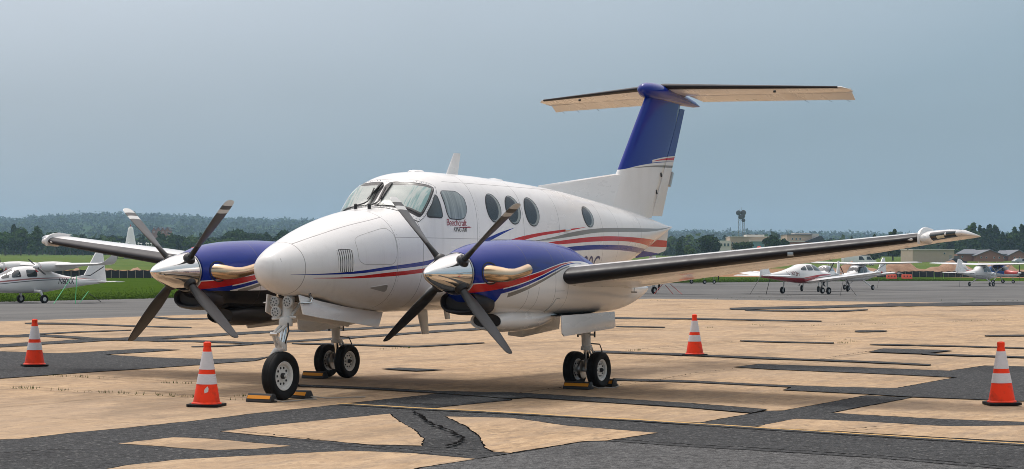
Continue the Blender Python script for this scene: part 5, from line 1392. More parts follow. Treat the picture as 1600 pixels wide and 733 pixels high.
def low_wing(loc, rz, label, paintm, txt, aprop=30, sd_txt=-1, flat_tail=False):
    r = empty('low_wing_aircraft', loc, rz, label, 'aircraft', 'light aircraft parked on the taxiway')
    B = Body([(2.30,.98,1.12,.10,1.05,2,2),(2.24,.86,1.22,.33,1.05,2.3,2.4),(2.0,.78,1.29,.46,1.05,2.5,2.6),(1.4,.70,1.36,.53,1.05,2.4,2.6),(1.0,.66,1.42,.55,1.05,2.3,2.6),(.55,.63,1.70,.56,1.08,2.3,2.6),(.1,.62,1.80,.57,1.10,2.3,2.6),(-.8,.64,1.78,.54,1.12,2.2,2.5),(-1.6,.70,1.60,.44,1.12,2.1,2.3),(-2.8,.80,1.36,.29,1.10,2,2.2),(-4.0,.92,1.22,.15,1.08,2,2),(-4.85,1.0,1.14,.05,1.07,2,2)])
    f = B.mesh(MB(), list(np.linspace(2.30, -4.85, 60)), 32).build('fuselage', paintm, r, ang=60)
    for s_ in (1, -1):
        side_window(f, B, [(.62,1.62),(.40,1.72),(-.02,1.72),(-.02,1.40),(.86,1.38)], s_); side_window(f, B, [(-.10,1.72),(-.62,1.70),(-.66,1.40),(-.10,1.40)], s_); side_window(f, B, [(-.74,1.68),(-1.22,1.53),(-1.25,1.42),(-.76,1.40)], s_)
        W = [(.35,(1.0,.80),(-.75,.72),.15),(1.4,(.78,.92),(-.73,.85),.15),(4.75,(.66,1.30),(-.55,1.26),.13),(4.95,(.45,1.325),(-.5,1.30),.09)]
        w = wing_part(r, 'wing', s_, W, M['white'])
        MB().lathe([(.05, -.05), (.055, 0), (.02, .05)], (.2, 4.96 * s_, 1.32), 'X', 8).build('navigation_light', M['red'], w)
        wing_part(r, 'stabilator', s_, [(.04,(-4.05,1.10),(-4.85,1.08),.1),(1.9,(-4.12,1.12),(-4.85,1.10),.09)], M['white'])
        MB().tube([(-.1, 1.5 * s_, .9), (-.12, 1.52 * s_, .28)], [.05, .035], 8).build('gear_leg', M['gear'], r); small_wheel(r, (-.1, 1.6 * s_, .21), .21)
    ws = [(x, B.ang(x, y, z)) for x, y, z in [(.98,.0,1.44),(.95,.38,1.40),(.80,.50,1.40),(.55,.44,1.62),(.5,.0,1.73)]]
    for s_ in (1, -1): B.patch([(x, PI / 2 + (a - PI / 2) * s_ ) for x, a in ws], .012, 4).build('windshield_pane', M['glass_dark'], f)
    MB().tube([(1.75, 0, .75), (1.8, 0, .25)], [.05, .03], 8).build('gear_leg', M['gear'], r); small_wheel(r, (1.8, 0, .19), .19)
    fin = [(-3.6,1.2),(-3.95,1.28),(-4.35,2.05),(-4.40,2.12),(-4.78,2.12),(-4.95,1.05),(-4.4,1.0)]
    MB().prism([(x, -.035, z) for x, z in fin], (0, .07, 0)).build('fin', M['white'], r, bevel=.015)
    MB().tube([(-1.5, 0, 1.6), (-1.62, 0, 2.0)], .008, 5).build('antenna', M['white'], r); MB().tube([(-.6, .1, 1.75), (-.7, .1, 2.0)], .008, 5).build('antenna', M['white'], r)
    prop(r, (2.34, 0, 1.08), .93, aprop)
    for s_ in (1, -1): MB().lathe([(.09, -.02), (.1, .015)], (2.235, .2 * s_, 1.07), 'X', 12).build('cowl_inlet', M['dark'], r)
    MB().tube([(-.5, .1, .66), (-.62, .1, .5), (-.7, .1, .5)], .02, 6).build('exhaust_pipe', M['steel'], r)
    if txt: lettering(f, B, txt, .36, -1.45, 1.09, sd_txt, 'ink_maroon', .05, .85)
    return r, B
def high_wing(loc, rz, label, paintm, txt=None, aprop=30, wing_mat=None, cowl=None, sd_txt=-1):
    r = empty('high_wing_aircraft', loc, rz, label, 'aircraft', 'light aircraft parked on the taxiway'); wing_mat = wing_mat or M['white']
    B = Body([(2.35,1.05,1.22,.12,1.13,2,2),(2.28,.90,1.32,.34,1.13,2.3,2.4),(2.0,.80,1.40,.46,1.12,2.6,2.7),(1.35,.72,1.47,.52,1.10,2.6,2.8),(1.05,.70,1.55,.54,1.12,2.6,2.8),(.70,.70,1.95,.54,1.25,3,2.8),(.45,.70,2.08,.54,1.3,3.2,2.8),(-.5,.70,2.08,.53,1.3,3.2,2.8),(-1.0,.74,1.98,.48,1.3,2.8,2.6),(-1.6,.82,1.70,.38,1.28,2.3,2.3),(-2.8,1.0,1.52,.27,1.27,2,2.1),(-4.2,1.18,1.44,.15,1.32,2,2),(-5.3,1.28,1.42,.06,1.36,2,2)])
    f = B.mesh(MB(), list(np.linspace(2.35, -5.3, 64)), 32).build('fuselage', paintm, r, ang=60)
    for s_ in (1, -1):
        side_window(f, B, [(.78,1.86),(.05,1.92),(.05,1.42),(1.0,1.40)], s_); side_window(f, B, [(-.03,1.92),(-.75,1.88),(-.72,1.42),(-.03,1.42)], s_)
        w = wing_part(r, 'wing', s_, [(0,(.62,2.17),(-1.0,2.12),.12),(2.6,(.62,2.22),(-1.0,2.17),.12),(5.3,(.5,2.28),(-.62,2.25),.11),(5.5,(.35,2.285),(-.55,2.265),.08)], wing_mat)
        MB().tube([(.1, .52 * s_, .85), (.15, 2.5 * s_, 2.12)], [.035, .035], 8).build('wing_strut', M['white'], r)
        wing_part(r, 'stabilizer', s_, [(.04,(-4.35,1.36),(-5.3,1.34),.09),(1.7,(-4.55,1.38),(-5.2,1.36),.08)], M['white'])
        MB().tube([(-.15, .45 * s_, .78), (-.2, 1.2 * s_, .25)], [.06, .035], 8).build('gear_leg', M['white'], r); small_wheel(r, (-.2, 1.27 * s_, .215), .215)
    B.patch([(x, B.ang(x, y, z)) for x, y, z in [(1.02,-.42,1.5),(1.08,0,1.56),(1.02,.42,1.5),(.74,.43,1.86),(.68,0,1.95),(.74,-.43,1.86)]], .012, 4).build('windshield_pane', M['glass_dark'], f)
    MB().tube([(1.6, 0, .8), (1.65, 0, .25)], [.045, .03], 8).build('gear_leg', M['gear'], r); small_wheel(r, (1.66, 0, .19), .19)
    fin = [(-3.2,1.45),(-3.9,1.62),(-4.75,2.62),(-4.82,2.68),(-5.2,2.68),(-5.55,1.35),(-5.0,1.3)]
    MB().prism([(x, -.04, z) for x, z in fin], (0, .08, 0)).build('fin', M['white'], r, bevel=.015)
    MB().tube([(-.4, .2, 2.2), (-.55, .2, 2.5)], .008, 5).build('antenna', M['white'], r)
    prop(r, (2.4, 0, 1.17), .95, aprop)
    for s_ in (1, -1): MB().lathe([(.1, -.02), (.11, .015)], (2.275, .21 * s_, 1.17), 'X', 12).build('cowl_inlet', cowl or M['dark'], r)
    if txt: lettering(f, B, txt, .28, -2.3, 1.22, sd_txt, 'ink_black', .1, .9)
    return r, B
def zpaint(name, bands):
    """bands: (colour, upper edge, lower edge) in local x, z"""
    def f(nt, b):
        p = opos(nt); s = nd(nt, 'ShaderNodeSeparateXYZ', {0: p}).outputs; c = None
        for col, t, bo in bands:
            m_ = band(nt, s[0], s[2], t, bo, (-6, 3), (0, 3)); c = mixc(nt, m_, WHITE if c is None else c, col)
        nt.links.new(c, b.inputs['Base Color'])
    return paint(name, f)
MAROON = (.36, .018, .03)
pm_red = zpaint('red_belly_paint', [(MAROON, [(-5,1.13),(-3,1.02),(-1.5,.95),(-.6,1.04),(.4,1.14),(1.4,1.18),(2.3,1.15)], [(-5,.5),(-3,.5),(-1.5,.5),(-.6,.6),(.4,1.02),(1.4,1.10),(2.3,1.12)]), ((.12,.12,.13), [(-1.5,.90),(-.6,.97),(.4,.99),(2.3,1.08)], [(-1.5,.88),(-.6,.93),(.4,.95),(2.3,1.05)])])
low_wing(ud(1260, 112), heading(math.sin(R(41)), math.cos(R(41))), 'white low-wing aircraft with red belly and maroon tail number N1822H', pm_red, 'N1822H')
pm_grey = zpaint('grey_line_paint', [((.2,.2,.22), [(-5,1.2),(2.3,1.12)], [(-5,1.14),(2.3,1.05)])])
low_wing(ud(1288, 130), heading(-math.sin(R(22)), -math.cos(R(22))), 'white low-wing aircraft half hidden behind the red-bellied one, nose towards us', pm_grey, None, 40)
c1, _ = high_wing(ud(1340, 145), heading(-math.sin(R(36)), -math.cos(R(36))), 'white high-wing aircraft with red cowl inlets facing us, propeller tilted', zpaint('red_fin_line_paint', [(MAROON, [(-5.3,1.42),(-2,1.45),(-1.2,1.4)], [(-5.3,1.36),(-2,1.35),(-1.2,1.38)])]), None, 28, None, M['red'])
c1.scale = (.93, .93, .93)
high_wing(ud(1535, 186), heading(math.sin(R(40)), math.cos(R(40))), 'white high-wing aircraft seen from behind its tail, dark lines along the side', zpaint('dark_line_paint', [((.03,.04,.05), [(-2,1.08),(2.3,1.2)], [(-2,1.05),(2.3,1.17)]), ((.03,.04,.05), [(-1,1.0),(2.3,1.1)], [(-1,.97),(2.3,1.07)])]), 'N5093A', 50)
pm_rb = zpaint('red_blue_paint', [((.02,.1,.35), [(-1.2,2.2),(.4,2.2),(.8,1.6)], [(-1.2,1.2),(.4,1.1),(.8,1.0)]), ((.5,.05,.04), [(.8,1.5),(1.2,1.6),(2.3,1.4)], [(.8,1.1),(1.2,1.05),(2.3,1.05)]), ((.5,.05,.04), [(-5,1.5),(-1.4,1.8),(-1.2,1.8)], [(-5,1.3),(-1.4,1.1),(-1.2,1.1)])])
M['redwing'] = new_mat('red_wing_paint', (.42, .05, .04), .35, coat=.4)
high_wing(ud(1562, 215), heading(math.cos(R(40)), -math.sin(R(40))), 'blue and red high-wing aircraft at the right edge, behind the white ones', pm_rb, None, 0, M['redwing'])
low_wing(ud(992, 112), heading(math.sin(R(45)), math.cos(R(45))), 'white light aircraft hidden behind the near wing, one wheel showing below it', pm_grey, None, 10)
low_wing(ud(1092, 200), heading(math.cos(R(20)), math.sin(R(20))), 'distant white light aircraft hidden behind the wing, wheels showing at the grass', pm_grey, None, 10)

# twin with upturned wing tips on the left
def twin(loc, rz):
    r = empty('light_twin_aircraft', loc, rz, 'white twin-engined aircraft with upturned wing tips at the left edge, tail number N60KK', 'aircraft')
    lines = zpaint('grey_red_line_paint', [((.30,.10,.09), [(-4.8,1.30),(-2,1.42),(0,1.40),(2.8,1.20)], [(-4.8,1.27),(-2,1.37),(0,1.33),(2.8,1.12)]), ((.10,.10,.11), [(-4.8,1.23),(-2,1.32),(0,1.28),(2.8,1.06)], [(-4.8,1.21),(-2,1.28),(0,1.23),(2.8,1.02)])])
    B = Body([(3.1,.95,1.05,.06,1.0,2,2),(2.9,.80,1.25,.28,1.02,2.1,2.2),(2.3,.66,1.45,.48,1.05,2.2,2.4),(1.6,.58,1.72,.58,1.1,2.4,2.6),(1.0,.56,1.98,.62,1.2,2.6,2.7),(.3,.56,2.05,.62,1.25,2.7,2.7),(-.7,.58,2.0,.58,1.25,2.5,2.6),(-1.5,.68,1.72,.48,1.2,2.2,2.4),(-2.6,.82,1.48,.33,1.15,2,2.2),(-4.0,.98,1.34,.18,1.15,2,2),(-5.2,1.1,1.24,.05,1.17,2,2)])
    f = B.mesh(MB(), list(np.linspace(3.1, -5.2, 70)), 36).build('fuselage', lines, r, ang=60)
    for s_ in (1, -1):
        side_window(f, B, [(1.40,1.72),(1.02,1.86),(.95,1.45),(1.55,1.42)], s_); side_window(f, B, [(.60,1.86),(-.10,1.84),(-.10,1.45),(.60,1.45)], s_); side_window(f, B, [(2.05,1.55),(1.60,1.76),(1.66,1.42),(2.1,1.36)], s_)
        wing_part(r, 'wing', s_, [(y_, (a_[0] - 1.1, a_[1]), (b_[0] - 1.1, b_[1]), t_) for y_, a_, b_, t_ in ((0,(.80,2.10),(-.75,2.05),.14),(2.6,(.78,2.13),(-.72,2.08),.14),(5.2,(.52,2.19),(-.50,2.16),.13),(5.45,(.40,2.24),(-.48,2.22),.11),(5.62,(.25,2.38),(-.48,2.37),.10),(5.72,(.0,2.62),(-.45,2.62),.09),(5.76,(-.15,2.80),(-.42,2.80),.08))], M['white'])
        wing_part(r, 'stabilator', s_, [(.04,(-4.55,1.16),(-5.35,1.14),.1),(1.65,(-4.62,1.18),(-5.35,1.16),.09)], M['white'])
        nb = []
        for x, w_, h_, z in ((1.75,.12,.12,2.02),(1.68,.24,.24,2.02),(1.3,.30,.28,2.02),(.7,.31,.28,2.04),(-.2,.26,.22,2.06),(-.9,.14,.12,2.08),(-1.3,.02,.02,2.09)):
            nb.append([(x - 1.1, 1.62 * s_ + w_ * math.cos(t), z + h_ * math.sin(t)) for t in np.linspace(0, 2 * PI, 18, endpoint=False)])
        nc = MB().loft(nb).build('engine_nacelle', M['white'], r)
        MB().lathe([(.15, -.02), (.16, .02)], (.56, (1.62 - .12) * s_, 1.88), 'X', 12).build('inlet_plug', M['red'], nc); MB().lathe([(.1, -.02), (.11, .02)], (.57, (1.62 + .14) * s_, 2.02), 'X', 12).build('inlet_plug', M['red'], nc)
        p0 = len(bpy.data.objects); prop(r, (.68, 1.62 * s_, 2.02), .88, 62 if s_ == 1 else 20, 2, .13)
        MB().tube([(.0, .5 * s_, .68), (-.05, .95 * s_, .66), (-.2, 1.0 * s_, .32)], [.09, .09, .05], 8).build('gear_leg', M['white'], r); small_wheel(r, (-.2, 1.08 * s_, .24), .24, .17)
    B.patch([(x, B.ang(x, y, z)) for x, y, z in [(1.75,-.48,1.56),(1.9,0,1.60),(1.75,.48,1.56),(1.2,.48,1.88),(1.1,0,1.96),(1.2,-.48,1.88)]], .012, 4).build('windshield_pane', M['glass_dark'], f)
    MB().tube([(2.3, 0, .7), (2.36, 0, .25)], [.05, .03], 8).build('gear_leg', M['gear'], r); small_wheel(r, (2.4, 0, .2), .2)
    fin = [(-2.9,1.42),(-3.7,1.55),(-4.45,2.75),(-4.5,2.82),(-5.0,2.82),(-5.25,1.2),(-4.8,1.1)]
    MB().prism([(x, -.04, z) for x, z in fin], (0, .08, 0)).build('fin', M['white'], r, bevel=.015)
    for L in ([(-3.6,1.50),(-4.1,1.55),(-5.05,2.05),(-5.06,2.0),(-4.1,1.50)],):
        for s_ in (1, -1): MB().add([(x, .046 * s_, z) for x, z in L], [tuple(range(5))]).build('fin_stripe', M['black'], r, sm=False)
    lettering(f, B, 'N60KK', .44, -1.55, 1.06, 1, 'ink_black', .25, .85)
    return r
tw = twin(ud(46, 100), heading(-math.sin(R(40)), -math.cos(R(40))))
tw.scale = (.96, .96, .96)

# tie-down straps
M['strap_g'] = new_mat('green_strap', (.03, .35, .14), .6); M['strap_r'] = new_mat('red_strap', (.3, .04, .03), .6); M['strap_k'] = new_mat('black_strap', (.02, .02, .02), .7)
def strap(a, b_, D0, D1, z0, mk, lb, r=.018):
    p = ud(a[0], D0); q = ud(b_[0], D1)
    p[2] += z0; o = MB().tube([tuple(p), tuple(q)], r, 5).build('tie_down_strap', M[mk]); tag(o, lb, 'strap', 'tie-down straps')
strap((120,0), (118,0), 98, 97, 1.45, 'strap_g', 'upright green tie-down strap below the left aircraft wing')
strap((112,0), (84,0), 98.5, 94, 1.4, 'strap_g', 'slanting green tie-down strap ahead of the upright one')
strap((138,0), (124,0), 102, 99, .6, 'strap_g', 'short green strap between the upright strap and the left tail')
strap((139,0), (158,0), 102, 104, .5, 'strap_k', 'dark tie-down line under the tail of the left aircraft')
strap((1203,0), (1197,0), 107, 107.5, .9, 'strap_k', 'black tie-down strap under the tail of the red-bellied aircraft')
strap((1188,0), (1172,0), 112, 110, 1.0, 'strap_k', 'slanting black strap left of the red-bellied aircraft tail')
strap((1318,0), (1313,0), 108, 106, .9, 'strap_k', 'left black strap below the red-bellied aircraft wing tip'); strap((1319,0), (1338,0), 108, 106, .9, 'strap_k', 'right black strap below the red-bellied aircraft wing tip')
strap((1036,0), (1022,0), 110, 109, .6, 'strap_r', 'red strap nearest the lone wheel behind the nacelle'); strap((1048,0), (1066,0), 110, 108, .55, 'strap_r', 'red strap slanting right beside the lone wheel'); strap((1040,0), (1052,0), 110, 109, .5, 'strap_r', 'red strap between the other two red straps')
strap((1374,0), (1371,0), 168, 166, 1.1, 'strap_k', 'black strap under the tail of the front-facing aircraft'); strap((1501,0), (1499,0), 181, 179, 1.1, 'strap_k', 'black strap under the tail of the right-hand aircraft')

# ------------------------------------------------------------------ fences, soil, barriers
M['silt'] = new_mat('black_silt_fence', (.012, .012, .014), .7); M['post'] = new_mat('weathered_post', (.3, .25, .19), .9)
def silt_fence(u0, u1, D0, D1, label, n):
    f = empty('silt_fence', ud(u0, D0)); tag(f, label, 'fence'); org = np.array(ud(u0, D0))
    P = [np.array(ud(u0 + (u1 - u0) * k / n, D0 + (D1 - D0) * k / n)) - org for k in range(n + 1)]
    for k in range(n):
        a, b_ = P[k], P[k + 1]; h = .95 + rng.uniform(-.06, .06)
        MB().prism([tuple(a + [0, 0, -.05]), tuple(b_ + [0, 0, -.05]), tuple(b_ + [0, 0, h]), tuple((a + b_) / 2 + [0, 0, h - .08]), tuple(a + [0, 0, h])], tuple(FW * .02)).build('fabric_panel', M['silt'], f, sm=False)
        MB().box(tuple(a + [0, 0, .4]), (.06, .06, 1.0)).build('post', M['post'], f, sm=False)
silt_fence(-40, 262, 226, 232, 'black silt fence with pale posts behind the left lawn', 24)
silt_fence(1370, 1660, 296, 304, 'low black silt fence behind the right-hand aircraft', 26)
def m_soil(nt, b):
    p = wpos(nt); n = noise(nt, p, .6, 6, .65)
    c = mixc(nt, rng_(nt, n, .3, .7), (.17, .085, .045), (.34, .21, .13)); nt.links.new(c, b.inputs['Base Color']); bump(nt, b, noise(nt, p, 2, 5), .8, .1)
M['soil'] = new_mat('bare_soil', (.25, .14, .08), .95, fn=m_soil)
def mound(u0, u1, D, h, label, w=9.0):
    n = 40; rows = []
    for k in range(n + 1):
        u_ = u0 + (u1 - u0) * k / n; hh = h * math.sin(PI * k / n) ** .35 * (.7 + .3 * math.sin(k * .9) + .12 * math.sin(k * 2.3)); row = []
        for j in range(9):
            t = j / 8; p = np.array(ud(u_, D + (t - .5) * w)); p[2] += -.1 + hh * math.sin(PI * t) + rng.uniform(-.06, .06) * hh; row.append(tuple(p))
        rows.append(row)
    tag(MB().loft(rows, closed=False).build('soil_mound', M['soil'], None, ang=0), label, 'mound')
mound(60, 330, 246, 1.25, 'long mound of brown soil behind the left silt fence')
mound(1230, 1680, 326, 2.4, 'long mound of brown soil behind the right-hand aircraft')
M['barrier'] = new_mat('orange_plastic', (.8, .10, .04), .5)
for u_, lb in ((1393, 'orange plastic barrier left of the other one by the far grass'), (1417, 'orange plastic barrier right of the other one by the far grass')):
    b_ = empty('plastic_barrier', ud(u_, 270), heading(1, .1), lb, 'barrier', 'orange barriers')
    MB().prism([(-.75, -.25, 0), (.75, -.25, 0), (.75, -.12, .3), (.70, -.08, .62), (-.70, -.08, .62), (-.75, -.12, .3)], (0, .3, 0)).build('body', M['barrier'], b_, bevel=.03)
    for x in (-.45, 0, .45): MB().box((x, -.13, .35), (.12, .16, .2)).build('recess', M['dark'], b_)
M['stake'] = new_mat('green_stake', (.35, .6, .12), .6)
for u_, lb in ((1460, 'left lime green survey stake before the soil mound'), (1474, 'right lime green survey stake before the soil mound')):
    p = ud(u_, 275); tag(MB().tube([tuple(p), (p[0] + .15, p[1], p[2] + .9)], .03, 5).build('survey_stake', M['stake']), lb, 'stake')

# ------------------------------------------------------------------ far buildings
def m_brick(c0, c1):
    def f(nt, b):
        p = opos(nt); n = noise(nt, p, .8, 4); n2 = noise(nt, scaled(nt, p, (3, 3, 10)), 2, 3)
        nt.links.new(mixc(nt, mth(nt, 'MULTIPLY', mth(nt, 'ADD', n, n2), .5), c0, c1), b.inputs['Base Color'])
    return f
M['brick'] = new_mat('red_brick', (.3, .14, .1), .9, fn=m_brick((.25, .11, .08), (.38, .19, .13)))
M['tanwall'] = new_mat('tan_block', (.45, .36, .27), .9, fn=m_brick((.36, .28, .21), (.52, .42, .32)))
M['palewall'] = new_mat('pale_panel', (.6, .57, .5), .8, fn=m_brick((.52, .5, .44), (.66, .62, .56)))
M['roofg'] = new_mat('grey_shingle', (.14, .15, .17), .9, fn=m_brick((.11, .12, .14), (.19, .2, .22)))
M['roofd'] = new_mat('dark_shingle', (.05, .06, .08), .8, fn=m_brick((.04, .045, .06), (.07, .08, .1)))
M['wglass'] = new_mat('building_glass', (.05, .09, .10), .1, coat=.6)
M['bluegl'] = new_mat('blue_glass', (.16, .3, .33), .12, coat=.6)
def zv(v, D, u=800): return CAMH + (HOR + (u - 800) * -.00335 - v) * D / FPX
class Bld:
    def __init__(s, name, D, u0, label, cat='building'):
        s.D = D; s.o = np.array(ud(u0, D)); s.u0 = u0; s.e = empty(name, s.o, math.atan2(RT[1], RT[0]), label, cat)
    def lx(s, u): return (u - s.u0) / FPX * s.D
    def box(s, name, u0, u1, v0, v1, mat, dy=0.0, dep=12.0, parent=None):
        """pixel rectangle (v0 top) as a block; v1 None goes to the ground"""
        x0, x1 = s.lx(u0), s.lx(u1); z1 = zv(v0, s.D, u0) - s.o[2]; z0 = -1.5 if v1 is None else zv(v1, s.D, u0) - s.o[2]
        return MB().box(((x0 + x1) / 2, dy + dep / 2, (z0 + z1) / 2), (x1 - x0, dep, z1 - z0)).build(name, mat, parent or s.e, sm=False)
    def win(s, u0, u1, v0, v1, dy=0.0, mat=None, parent=None):
        w = s.box('window', u0, u1, v0, v1, M['palewall'], dy - .12, .2, parent)
        s.box('pane', u0 + .35, u1 - .35, v0 + .3, v1 - .3, mat or M['wglass'], dy - .16, .1, w) if parent is None else None
        return w
b1 = Bld('office_building', 640, 1140, 'beige flat-roofed office block under the microwave tower')
b1.box('wall', 1140, 1206, 368, None, M['tanwall']); b1.box('penthouse', 1168, 1196, 364, 369, M['palewall'], 3, 8); b1.box('roof_edge', 1139.5, 1206.5, 367.3, 368.2, M['palewall'], -.3, 12.6)
b1.box('low_wing', 1122, 1141, 374, None, M['palewall'], -2, 10); b1.box('canopy', 1170, 1204, 373.5, 375, M['palewall'], -4, 4); b1.box('glass_front', 1174, 1192, 375, 386, M['bluegl'], -3.5, 3.5)
for k in range(5): b1.win(1143 + k * 6, 1146 + k * 6, 376, 380)
for k in range(3): b1.win(1124 + k * 5.5, 1127.5 + k * 5.5, 378, 383, -2)
b2 = Bld('brick_building', 600, 1222, 'brick and tan building with sloping dark roof above the wing')
b2.box('wall', 1231, 1270, 364, None, M['tanwall'], 2, 14); b2.box('roof_edge', 1230.5, 1270.5, 363, 364.2, M['roofg'], 1.7, 14.6); b2.box('tower_block', 1245, 1269, 360.5, 364, M['palewall'], 5, 8)
b2.box('low_wall', 1222, 1288, 375, None, M['brick']); b2.box('coping', 1221.5, 1288.5, 374, 375.2, M['palewall'], -.2, 12.4)
x0, x1 = b2.lx(1256), b2.lx(1284); z0, z1 = zv(375, 600, 1260) - b2.o[2], zv(366, 600, 1260) - b2.o[2]
MB().prism([(x0, -.4, z0), (x1 - 1, -.4, z1), (x1, -.4, z1), (x1 + 1, -.4, z0)], (0, 9, 0)).build('sloping_roof', M['roofd'], b2.e, sm=False)
for k in range(3): b2.win(1238 + k * 6, 1241 + k * 6, 368.5, 372, 2)
b2.box('tower_block', 1270, 1284, 361.5, None, M['palewall'], 6, 8)
for u_ in (1232.5, 1235, 1240): MB().tube([(b2.lx(u_), 4, zv(364, 600) - b2.o[2]), (b2.lx(u_), 4, zv(357, 600) - b2.o[2])], .06, 5).build('roof_antenna', M['steel'], b2.e)
b3 = Bld('warehouse', 520, 1426, 'plain tan warehouse with shallow roof right of centre, behind the wing tip')
b3.box('wall', 1426, 1491, 386, None, M['tanwall'], 0, 16); b3.box('roof_edge', 1425.5, 1491.5, 385, 386.2, M['palewall'], -.3, 16.6); b3.box('low_wing', 1491, 1502, 395, None, M['roofg'], 2, 10)
b3.win(1474, 1477, 390, 393); b3.box('door', 1483, 1487, 394, None, M['bay'], -.1, .3)
def gable(B, u0, u1, ve, vr, D, wall, roof, dep=14, dy=0.0, over=.5, bare=False):
    x0, x1 = B.lx(u0), B.lx(u1); ze, zr = zv(ve, D, u0) - B.o[2], zv(vr, D, u0) - B.o[2]
    MB().prism([(x0, dy, -1.5), (x1, dy, -1.5), (x1, dy, ze), ((x0 + x1) / 2, dy, zr), (x0, dy, ze)], (0, dep, 0)).build('wall', wall, B.e, sm=False)
    m = (x0 + x1) / 2; t = .18
    for s_, xe in ((-1, x0 - over), (1, x1 + over)):
        zz = ze - over * (zr - ze) / (m - x0)
        MB().prism([(m, dy - over, zr + .02), (xe, dy - over, zz + .02), (xe, dy - over, zz + t), (m, dy - over, zr + t)], (0, dep + 2 * over, 0)).build('roof_slope', roof, B.e, sm=False)
b4 = Bld('brick_house', 540, 1500, 'long brick house with low grey gable roof right of the wing tip')
gable(b4, 1526, 1568, 394, 386, 540, M['brick'], M['roofg']); x0, x1 = b4.lx(1501), b4.lx(1540)
MB().prism([(x0, 4, -1.5), (x1, 4, -1.5), (x1, 4, zv(392.5, 540, 1500) - b4.o[2]), (x0, 4, zv(392.5, 540, 1500) - b4.o[2])], (0, 9, 0)).build('wall', M['brick'], b4.e, sm=False)
MB().prism([(x0 - .6, 3.4, zv(392.5, 540, 1500) - b4.o[2]), (x1 + .6, 3.4, zv(392.5, 540, 1500) - b4.o[2]), (x1 - 1, 8.5, zv(385.5, 540, 1500) - b4.o[2]), (x0 + 3, 8.5, zv(385.5, 540, 1500) - b4.o[2])], (0, .1, .2)).build('roof_slope', M['roofg'], b4.e, sm=False)
for u_ in (1532, 1540, 1552, 1560): b4.win(u_, u_ + 2.4, 396, 399)
b4.win(1507, 1510, 395, 398, 4)
b5 = Bld('grey_roof_house', 560, 1564, 'house with pale grey roof at the right edge, next to the long brick house')
gable(b5, 1578, 1606, 393, 386, 560, M['brick'], M['roofg']); x0, x1 = b5.lx(1562), b5.lx(1590)
MB().prism([(x0, 3, -1.5), (x1, 3, -1.5), (x1, 3, zv(392.5, 560, 1564) - b5.o[2]), (x0, 3, zv(392.5, 560, 1564) - b5.o[2])], (0, 9, 0)).build('wall', M['brick'], b5.e, sm=False)
MB().prism([(x0 - .6, 2.4, zv(392.5, 560, 1564) - b5.o[2]), (x1, 2.4, zv(392.5, 560, 1564) - b5.o[2]), (x1, 8, zv(387, 560, 1564) - b5.o[2]), (x0 + 2, 8, zv(387, 560, 1564) - b5.o[2])], (0, .1, .2)).build('roof_slope', M['roofg'], b5.e, sm=False)
for u_ in (1566, 1572, 1584, 1592): b5.win(u_, u_ + 2.2, 396, 399, 3 if u_ < 1578 else 0)
b6 = Bld('terraced_house', 1150, 236, 'brick terrace with dark gables on the wooded slope behind the far propeller')
for k in range(4):
    gable(b6, 237 + k * 7, 243.5 + k * 7, 364 - (k % 2), 359.5 - (k % 2), 1150, M['brick'], M['roofd'], 9, 0, .3)
    b6.win(239 + k * 7, 240.2 + k * 7, 365.5, 367); b6.win(241 + k * 7, 242.2 + k * 7, 365.5, 367); b6.box('chimney', 238 + k * 7, 238.8 + k * 7, 358, 362, M['palewall'], 3, 1)
# microwave tower
tp = np.array(ud(1158, 700)); twr = empty('microwave_tower', tp, 0, 'lattice microwave tower with dark dishes rising above the beige building', 'tower'); ztop = zv(326.5, 700, 1158) - tp[2]
M['tower'] = new_mat('galvanised_lattice', (.22, .22, .22), .6, .3); M['dish'] = new_mat('dark_dish', (.07, .075, .08), .6)
for sx, zt in ((-.75, ztop), (.85, ztop - 3.0)):
    mb = MB(); cx, cy = RT[0] * sx, RT[1] * sx
    for ox, oy in ((-.3, -.3), (.3, -.3), (0, .35)): mb.tube([(cx + ox, cy + oy, 0), (cx + ox, cy + oy, zt)], .07, 5)
    z = 0
    while z < zt - 1:
        mb.tube([(cx - .3, cy - .3, z), (cx + .3, cy - .3, z + .6), (cx, cy + .35, z + 1.2), (cx - .3, cy - .3, z + 1.8)], .04, 4); z += 1.8
    mb.build('lattice_mast', M['tower'], twr)
for du, v, rr in ((-5, 330.5, .95), (3.2, 330.2, 1.0), (2.6, 335.5, .85), (-1.0, 337, .85), (2.8, 342, .7)):
    c = RT * (du / FPX * 700) - FW * .9; z = zv(v, 700, 1158) - tp[2]
    o = MB().lathe([(rr * .2, .5), (rr * .7, .3), (rr, 0), (rr, -.45), (rr * .9, -.5)], (0, 0, 0), 'X', 18).build('dish', M['dish'], twr); o.location = (c[0], c[1], z); o.rotation_euler = (0, 0, math.atan2(FW[1], FW[0]) + rng.uniform(-.9, .9))
MB().tube([(0, 0, ztop), (0, 0, ztop + 1.2)], .05, 5).build('lightning_rod', M['tower'], twr)
